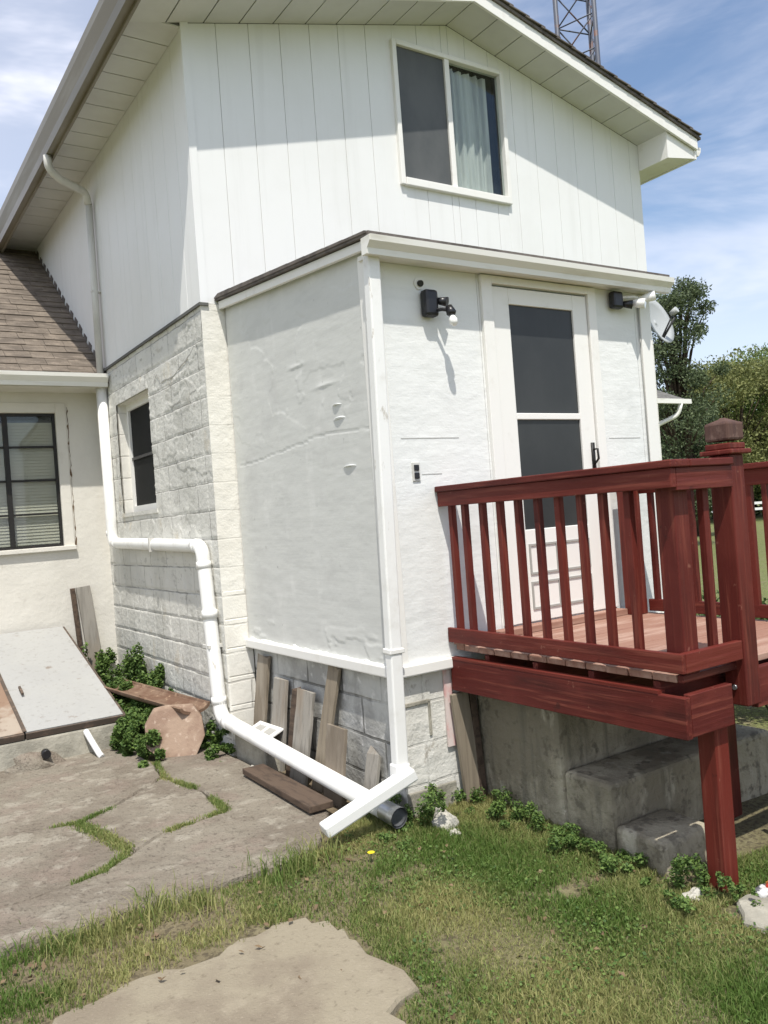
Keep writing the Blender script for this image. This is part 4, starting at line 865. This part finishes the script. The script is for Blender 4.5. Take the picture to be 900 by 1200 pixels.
# ------------------------------------------------------------------ foliage builders
def leaf_mesh(name, pts, size, mtl, jitter=.6, asp=1.0, updir=.0, tint=None):
    """many small kite-shaped leaves at pts (numpy N,3)"""
    n = len(pts); nr = rng.normal(size=(n, 3)); nr[:, 2] = np.abs(nr[:, 2])+updir; nr /= np.linalg.norm(nr, axis=1, keepdims=True)
    a = np.cross(nr, rng.normal(size=(n, 3))); a /= np.linalg.norm(a, axis=1, keepdims=True); b = np.cross(nr, a)
    s = (size*(1+jitter*(rng.random(n)-.5)))[:, None]
    V = np.stack([pts-a*s*.5, pts+b*s*.28*asp+nr*s*.06, pts+a*s*.5, pts-b*s*.28*asp+nr*s*.06], axis=1).reshape(-1, 3)
    me = bpy.data.meshes.new(name); me.vertices.add(4*n); me.vertices.foreach_set('co', V.ravel()); me.loops.add(4*n); me.polygons.add(n)
    me.loops.foreach_set('vertex_index', np.arange(4*n)); me.polygons.foreach_set('loop_start', np.arange(n)*4); me.polygons.foreach_set('loop_total', np.full(n, 4))
    me.update(); me.validate()
    at = me.attributes.new('tint', 'FLOAT', 'POINT'); tv = rng.random(n) if tint is None else tint
    at.data.foreach_set('value', np.repeat(tv, 4).astype(np.float32)); me.materials.append(mtl); return me
def leafmat(nm, a, b, tr=.25):
    M = mat(nm, a, .6, attr=b, spec=.25); t = M.node_tree; n = t.nodes; l = t.links; bs = n['Principled BSDF']; outn = n['Material Output']
    ts = n.new('ShaderNodeBsdfTranslucent'); mxs = n.new('ShaderNodeMixShader'); mxs.inputs[0].default_value = tr
    src = bs.inputs['Base Color'].links[0].from_socket; l.new(src, ts.inputs['Color']); l.new(bs.outputs[0], mxs.inputs[1]); l.new(ts.outputs[0], mxs.inputs[2]); l.new(mxs.outputs[0], outn.inputs['Surface']); return M
m_weed = leafmat('weed_leaves', (.05, .10, .025), (.16, .24, .06))
m_tleafs = [leafmat('tree_leaves_green', (.095, .15, .04), (.21, .28, .085)), leafmat('tree_leaves_olive', (.115, .16, .045), (.24, .29, .09)), leafmat('tree_leaves_rust', (.125, .145, .05), (.24, .25, .09)), leafmat('tree_leaves_dark', (.06, .085, .045), (.15, .19, .09))]
m_shr = leafmat('shrub_leaves', (.03, .065, .018), (.08, .13, .04))
def blob(c, r, n):
    d = rng.normal(size=(n, 3)); d /= np.linalg.norm(d, axis=1, keepdims=True); return np.asarray(c)+d*(rng.random((n, 1))**.45)*np.asarray(r)
# weeds at the wall
def weed(name, spots, size, label, cat, n=500, mt=m_weed, loc=None):
    Q = []
    for (x, y, z, r, rz, k) in spots:
        for q in range(9):
            s_ = random.uniform(.18, .5); cx, cy = x+random.gauss(0, .55)*r, y+random.gauss(0, .75)*r
            Q.append(blob((cx, cy, z+random.uniform(-.8, .9)*rz), (r*s_, r*s_, rz*s_*1.2), max(8, int(n*k*.16*s_/.35))))
    P = np.concatenate(Q)
    gz = gh(P[:, 0], P[:, 1]); P = P[P[:, 2] > gz]
    c = np.array([P[:, 0].mean(), P[:, 1].mean(), gz.min()]); me = leaf_mesh('leaves', P-c, size, mt, updir=.6)
    r_ = root(name, label, cat, tuple(c), 'weeds growing along the walls'); o = bpy.data.objects.new('leaves', me); col.objects.link(o); o.parent = r_
    return r_
weed('weed', [(-.58, 3.35, -.12, .2, .17, 1), (-.74, 2.9, -.16, .17, .15, 1), (-.66, 3.8, .02, .2, .18, .8), (-.82, 3.3, -.16, .13, .14, .6), (-.80, 2.55, -.17, .13, .13, .6), (-.72, 3.1, -.1, .18, .15, 1.2), (-.66, 3.6, -.05, .2, .16, 1.2), (-.80, 2.72, -.14, .13, .13, 1.2)], .036, 'leafy green weeds between the cellar doors and the propped stone slab', 'weeds', 2600)
weed('weed', [(-.30, 4.6, .02, .16, .28, 1), (-.32, 4.0, .0, .14, .22, .8), (-.30, 3.5, -.05, .12, .2, .8), (-.40, 5.1, .1, .16, .25, .7), (-.31, 4.3, .08, .13, .3, 1), (-.31, 3.8, .02, .13, .24, 1)], .036, 'weeds growing up the block wall behind the rusty trough', 'weeds', 1800)
weed('weed', [(-.30, 2.45, -.17, .13, .12, 1), (-.36, 2.15, -.2, .1, .08, .6), (-.33, 2.8, -.12, .11, .14, .7)], .042, 'dark weeds at the foot of the drain pipe elbow', 'weeds', 800)
weed('weed', [(-.5, 5.25, .12, .1, .28, 1)], .05, 'tuft of weeds at the wooden post', 'weeds', 300)
weed('weed', [(.46, -.2, -.24, .12, .1, .8), (.40, -.42, -.25, .16, .09, 1), (.47, -.66, -.26, .12, .12, 1), (.5, -.9, -.28, .12, .06, .8), (.44, -1.15, -.31, .13, .05, .7), (.5, -1.35, -.31, .1, .06, .7)], .021, 'low weeds along the foot of the concrete steps', 'weeds', 1100)
weed('weed', [(.55, -1.55, -.27, .09, .12, 1), (.62, -1.78, -.3, .07, .07, .6), (.42, -1.75, -.32, .14, .04, .7)], .02, 'weeds around the base of the red deck post', 'weeds', 800)
weed('weed', [(-.1, .1, -.22, .12, .1, 1), (.05, -.1, -.2, .12, .12, 1), (.2, -.12, -.22, .1, .12, .8), (-.2, -.2, -.27, .12, .04, .7)], .021, 'weeds round the drain pipe end at the porch corner', 'weeds', 800)

# ------------------------------------------------------------------ grass
def in_poly(px, py, poly):
    c = np.zeros(px.shape, bool); n = len(poly)
    for i in range(n):
        (x1, y1), (x2, y2) = poly[i], poly[(i+1) % n]
        t = ((y1 > py) != (y2 > py)) & (px < (x2-x1)*(py-y1)/((y2-y1) if y2 != y1 else 1e-9)+x1); c ^= t
    return c
patio = [(-.79,3.4),(-4.2,3.4),(-4.2,-.25),(-2.3,-.08),(-1.8,-.09),(-1.38,-.10),(-.9,-.12),(-.58,-.02),(-.28,.42),(-.30,2.4)]
sand = [(-2.06,-.62),(-1.9,-.59),(-1.58,-.59),(-1.15,-.55),(-1.0,-.6),(-.95,-.8),(-.91,-1.),(-.93,-1.17),(-.91,-1.32),(-.96,-1.44),(-1.1,-1.55),(-1.14,-1.8),(-1.6,-3.2),(-3.2,-3.2),(-2.9,-1.2),(-2.27,-.72)]
def blades(name, x, y, h, wd, mtl, label, z=None):
    n = len(x); z = gh(x, y)-.005 if z is None else z
    th = rng.random(n)*2*np.pi; lean_ = rng.random(n)*.75+.1; az = rng.random(n)*2*np.pi
    dx, dy = np.cos(az)*lean_*h, np.sin(az)*lean_*h; wx, wy = np.cos(th)*wd/2, np.sin(th)*wd/2
    B = np.stack([x, y, z], 1); V = np.empty((n, 5, 3))
    V[:, 0] = B+np.stack([wx, wy, 0*wx], 1); V[:, 1] = B-np.stack([wx, wy, 0*wx], 1)
    Mi = B+np.stack([dx*.35, dy*.35, h*.62], 1); V[:, 2] = Mi-np.stack([wx, wy, 0*wx], 1)*.75; V[:, 3] = Mi+np.stack([wx, wy, 0*wx], 1)*.75
    V[:, 4] = B+np.stack([dx, dy, h*(1-.25*lean_)], 1)
    me = bpy.data.meshes.new(name); me.vertices.add(5*n); me.vertices.foreach_set('co', V.ravel()); me.loops.add(7*n); me.polygons.add(2*n)
    idx = (np.arange(n)[:, None]*5+np.array([0, 1, 2, 3, 3, 2, 4])[None]).ravel(); me.loops.foreach_set('vertex_index', idx)
    ls = (np.arange(n)[:, None]*7+np.array([0, 4])[None]).ravel(); lt = np.tile([4, 3], n); me.polygons.foreach_set('loop_start', ls); me.polygons.foreach_set('loop_total', lt); me.update()
    at = me.attributes.new('tint', 'FLOAT', 'POINT'); dry = np.clip(vnoise(x+40, y+40, 2.1, 3)*1.2-.2+rng.normal(0, .25, n), 0, 1)
    at.data.foreach_set('value', np.repeat(dry, 5).astype(np.float32)); me.materials.append(mtl); o = bpy.data.objects.new(name, me); col.objects.link(o)
    tag(o, label, 'grass', kind='stuff'); return o
m_grass = leafmat('grass_blades', (.115, .195, .04), (.40, .38, .16), .4)
n = 560000; x = rng.uniform(-2.9, 2.6, n); y = rng.uniform(-3.0, .3, n)
keep = ~in_poly(x, y, patio) & ~in_poly(x+.10*(vnoise(x+5, y+5, 11, 61)-.5)+rng.normal(0, .02, n), y+.12*(vnoise(x+15, y+25, 11, 62)-.5)+rng.normal(0, .02, n), sand) & ~((x > .62) & (y > -1.55)) & ~((x > .04) & (y > .02)) & ~((x > .5) & (y < -1.8) & (y > -2.6))
keep &= (vnoise(x+30, y+30, 3.3, 5)*.8+vnoise(x+30, y+30, 9, 6)*.4+rng.random(n)*.35 > .55)
edge = in_poly(x, y, [(-3, -.1), (-.7, -.05), (-.4, -.3), (-.9, -.8), (-3, -.75)])
keep &= ~(edge & (rng.random(n) < .25+.45*(vnoise(x+70, y+70, 6, 21) < .5)))
x, y = x[keep], y[keep]; h = rng.uniform(.012, .05, len(x))*(.7+.7*vnoise(x+50, y+50, 4, 9)); h *= np.where((y > -.9) & (x > .1), 1.25, 1)
blades('grass', x, y, h, rng.uniform(.003, .006, len(x)), m_grass, 'patchy green and straw coloured lawn around the concrete patch')
kc = rng.random(len(x)) < .05; cx_, cy_ = x[kc], y[kc]; kc2 = vnoise(cx_+10, cy_+10, 2.3, 44)+vnoise(cx_+10, cy_+10, 7, 45)*.5 > .8; cx_, cy_ = cx_[kc2], cy_[kc2]
o = bpy.data.objects.new('clover', leaf_mesh('clover', np.stack([cx_, cy_, gh(cx_, cy_)+rng.uniform(.012, .035, len(cx_))], 1), .017, m_weed, updir=1.6, asp=1.5)); col.objects.link(o); tag(o, 'clover and small broad leaves low in the lawn', 'ground cover', kind='stuff')
# longer tufts along the slab edge and in the joints of the patio
def along(pts, n, sp):
    P = []; segs = list(zip(pts[:-1], pts[1:])); ln = np.array([math.dist(a, b) for a, b in segs]); pr = ln/ln.sum()
    k = rng.choice(len(segs), n, p=pr); t = rng.random(n); A_ = np.array([s[0] for s in segs])[k]; B_ = np.array([s[1] for s in segs])[k]
    q = A_+(B_-A_)*t[:, None]+rng.normal(0, sp, (n, 2)); clump = vnoise(q[:, 0]+20, q[:, 1]+20, 5, 12)+rng.random(n)*.3 > .72; return q[clump]
q = np.concatenate([along([(-3.2,-.2),(-2.3,-.1),(-1.8,-.12),(-1.38,-.14),(-.9,-.16),(-.6,-.06)], 5000, .075)])
blades('tall_grass', q[:, 0], q[:, 1], rng.uniform(.2, 1, len(q))**2*.13+.03, rng.uniform(.003, .008, len(q)), m_grass, 'longer grass tufts along the front edge of the patio')
q = np.concatenate([along([(-3.9,1.87),(-2.1,1.6),(-1.61,1.41),(-1.22,1.63),(-.86,1.97),(-.78,2.4)], 9000, .012), along([(-1.22,.83),(-.8,.92),(-.77,1.42),(-.88,1.95)], 6000, .018), along([(-4.1,.41),(-2.05,.4),(-1.7,.49),(-1.42,.76)], 7000, .02), along([(-1.62,1.38),(-1.53,.98),(-1.5,.72)], 2600, .03)])
blades('joint_grass', q[:, 0], q[:, 1], rng.uniform(.015, .045, len(q)), rng.uniform(.004, .008, len(q)), m_grass, 'grass growing in the cracks between patio slabs', z=np.full(len(q), -.25))
# bare soil strip litter: dead leaves
mb_pts = np.stack([rng.uniform(-2.4, .5, 260), rng.uniform(-1.9, -.05, 260), np.zeros(260)], 1); kk = rng.random(260) < np.where(np.abs(mb_pts[:, 1]+.45) < .35, 1, .3); mb_pts = mb_pts[kk]; mb_pts[:, 2] = gh(mb_pts[:, 0], mb_pts[:, 1])+.02
m_dead = leafmat('dead_leaves', (.11, .07, .04), (.24, .17, .10), .1)
o = bpy.data.objects.new('leaf_litter', leaf_mesh('leaf_litter', mb_pts, .035, m_dead, updir=1.5)); col.objects.link(o); tag(o, 'dry brown leaves and chips scattered in the thin grass', 'leaf litter', kind='stuff')
# dandelion
dx_, dy_ = -.49, -.35
dl = root('dandelion', 'single yellow dandelion in the grass below the downspout', 'flower', (dx_, dy_, ghf(dx_, dy_)))
MB().tube([(dx_, dy_, ghf(dx_, dy_)), (dx_+.005, dy_, ghf(dx_, dy_)+.06)], .002, 6).build('stem', m_weed, dl)
mb = MB()
for k in range(16):
    t = 2*math.pi*k/16; c_ = Vector((dx_+.005, dy_, ghf(dx_, dy_)+.062)); d_ = Vector((math.cos(t), math.sin(t), .25)); s_ = Vector((-math.sin(t), math.cos(t), 0))*.004
    mb.add([c_-s_, c_+s_, c_+d_*.02+s_, c_+d_*.02-s_, c_-Vector((0, 0, .004))], [(0,1,2,3),(0,1,4)])
mb.build('petals', m_yel, dl)

# ------------------------------------------------------------------ background
def tree(loc, H, W, mt, label, nleaf=7000, size=.5, nl=16, seed=0, grp='trees at the far edge of the lawn', clump=.22, asp=1.0):
    rr = np.random.default_rng(seed); r_ = root('tree', label, 'tree', loc, grp); L0 = Vector(loc)
    mb = MB(); mb.tube([L0, L0+Vector((rr.normal()*.02*H, 0, H*.35)), L0+Vector((rr.normal()*.03*H, rr.normal()*.03*H, H*.8))], [.018*H, .013*H, .003*H], 8)
    cs = []
    for k in range(nl):
        a = rr.random()*6.28; zz = rr.uniform(.22, .95); rad = W*.5*math.sqrt(max(0.02, 1-((zz-.5)/.55)**2))*rr.uniform(.35, .95)
        c_ = np.array([math.cos(a)*rad, math.sin(a)*rad, zz*H]); cs.append((c_, rr.uniform(.6, 1.25)*clump*W))
        mb.tube([L0+Vector((0, 0, H*zz*.55)), L0+Vector(c_*[.6, .6, .9]), L0+Vector(c_)], [.005*H, .003*H, .001*H], 5)
    mb.build('trunk', m_bark, r_)
    P = np.concatenate([blob(c_, (s, s, s*.75), nleaf//nl) for c_, s in cs])
    me = leaf_mesh('crown', P, size, mt, asp=asp); o = bpy.data.objects.new('crown', me); col.objects.link(o); o.parent = r_; return r_
tree((24.3, 16.0, -.42), 10.4, 3.5, m_tleafs[3], 'dark thin-topped tree rising behind the porch and the neighbour roof', 26000, .13, 80, 3, grp='trees at the far edge of the lawn', clump=.17, asp=.7)
tree((30.5, 20.2, -.42), 6.0, 3.6, m_tleafs[3], 'dark low tree between the neighbour roof and the far wood', 20000, .15, 44, 4, clump=.24)
specs = [(46, 28, 10, 9, 2, 'brownish olive tree at the lawn edge beside the dark tree'), (54, 31, 12, 10, 0, 'fresh green tree in the far row behind the lawn'), (66, 33, 13.5, 12, 0, 'tall bright green tree in the far row'), (60, 24, 12, 11, 1, 'yellow green tree right of centre in the far row'),
         (72, 27, 14, 12, 0, 'rounded green tree above the newel post'), (78, 20, 15, 12, 1, 'broad olive tree at the right end of the far row'), (64, 17, 12, 10, 0, 'green tree at the right picture edge'), (50, 33, 11, 10, 0, 'leafy green tree mostly hidden behind the brownish one'),
         (80, 36, 16, 12, 0, 'highest tree crown in the far row'), (74, 8, 13, 11, 1, 'olive tree beyond the right picture edge'), (66, -2, 12, 11, 0, 'green tree far to the right of the deck'), (36, 46, 13, 11, 1, 'olive tree far behind the house'), (58, 28.5, 8, 9, 1, 'low yellow green tree in front of the far row')]
for i, (x, y, H, W, k, lab) in enumerate(specs): tree((x, y, -.42), H, W, m_tleafs[k], lab, 40000 if i in (0, 1, 2, 3, 7, 12) else 9000, .2 if i in (0, 1, 2, 3, 7, 12) else .45, 44, 30+i, clump=.2)
hs = root('hedge', 'low dark green hedge running under the far trees', 'hedge', (66, 22, -.42))
P = np.concatenate([blob((x, y, 1.0), (2.2, 2.2, 1.6), 500) for x, y in zip(np.linspace(46, 80, 22), np.linspace(38, 2, 22))]); me = leaf_mesh('leaves', P-np.array([66, 22, -.42]), .5, m_shr)
o = bpy.data.objects.new('leaves', me); col.objects.link(o); o.parent = hs
P = np.concatenate([blob((x, y, rng.uniform(1.5, 8)), (4, 4, 3.2), 900) for x, y in zip(np.linspace(50, 108, 60)+rng.normal(0, 2, 60), np.linspace(62, -14, 60)+rng.normal(0, 2, 60))])
o = bpy.data.objects.new('wood', leaf_mesh('wood', P, .6, m_tleafs[0])); col.objects.link(o); tag(o, 'mass of green woodland filling the distance behind the separate trees', 'woodland', kind='stuff')
# shrub by the deck
sh = root('shrub', 'dark green shrub behind the far side of the deck', 'shrub', (3.6, -.2, -.35))
P = np.concatenate([blob((3.5+random.uniform(-.5, .6), -.2+random.uniform(-.8, .7), .15+random.uniform(0, .35)), (.3, .3, .28), 420) for k in range(13)]); me = leaf_mesh('leaves', P-np.array([3.6, -.2, -.35]), .055, m_shr)
o = bpy.data.objects.new('leaves', me); col.objects.link(o); o.parent = sh
mb = MB()
for k in range(8): mb.tube([(3.6, -.2, -.36), (3.6+random.uniform(-.4, .4), -.2+random.uniform(-.5, .5), .4)], [.012, .005], 6)
mb.build('stem', m_bark, sh)
# fence
fe = root('fence', 'white rail fence across the far side of the lawn', 'fence', (48, 20, -.42))
fa, fb = Vector((36, 36, 0)), Vector((60, 0, 0)); mb = MB()
for z in (.35, .7): mb.bar(fa+Vector((0, 0, z)), fb+Vector((0, 0, z)), .05, .15, (1, .6, 0))
mb.build('rail', m_white_plain, fe)
for k in range(19):
    p = fa.lerp(fb, k/18); MB().box(p.x-.07, p.x+.07, p.y-.07, p.y+.07, -.42, .85).build('post', m_white_plain, fe)
# neighbour house
nb = root('neighbour_garage', 'small neighbouring building with a grey roof and white gutter behind the porch', 'building', (17, 15, -.42))
MB().box(13, 18.6, 12.6, 18, -.42, 4.35).build('wall', m_siding, nb)
mb = MB(); v = [(12.2, 12.0, 4.47), (19.35, 12.0, 4.47), (19.35, 18.6, 4.47), (12.2, 18.6, 4.47), (15.2, 15.3, 6.5), (16.3, 15.3, 6.5)]
mb.add(v, [(0,1,5,4),(1,2,5),(2,3,4,5),(3,0,4),(3,2,1,0)]); mb.build('roof', m_shingleG, nb)
MB().box(12.6, 19.35, 11.86, 11.99, 4.33, 4.47).build('gutter', m_gutter_w, nb)
MB().tube(rounded([(18.9, 11.92, 4.34), (18.85, 12.0, 4.0), (18.2, 12.4, 3.7), (18.2, 12.5, 0)], .2), .07, 10).build('downspout', m_gutter_w, nb)
MB().box(16.0, 17.0, 12.57, 12.6, 1.6, 3.0).build('window', m_glass, nb)
# lattice mast
ms = root('lattice_mast', 'tall triangular steel lattice mast standing behind the house roof', 'mast', (9.1, 6.2, -.42))
c = Vector((9.06, 6.1, 0)); legs = []
for k in range(3):
    t = R(18+120*k); legs.append(Vector((c.x+.42*math.cos(t), c.y+.42*math.sin(t), 0)))
for k in range(3): MB().tube([legs[k]+Vector((0, 0, -.42)), legs[k]+Vector((0, 0, 16))], .045, 10).build('leg', m_mast, ms)
mb = MB(); z = -.3
while z < 15.6:
    for k in range(3):
        a, b = legs[k], legs[(k+1) % 3]; mb.tube([a+Vector((0, 0, z)), b+Vector((0, 0, z))], .014, 6); mb.tube([a+Vector((0, 0, z)), b+Vector((0, 0, z+.62))], .014, 6)
    z += .62
mb.build('bracing', m_mast, ms)
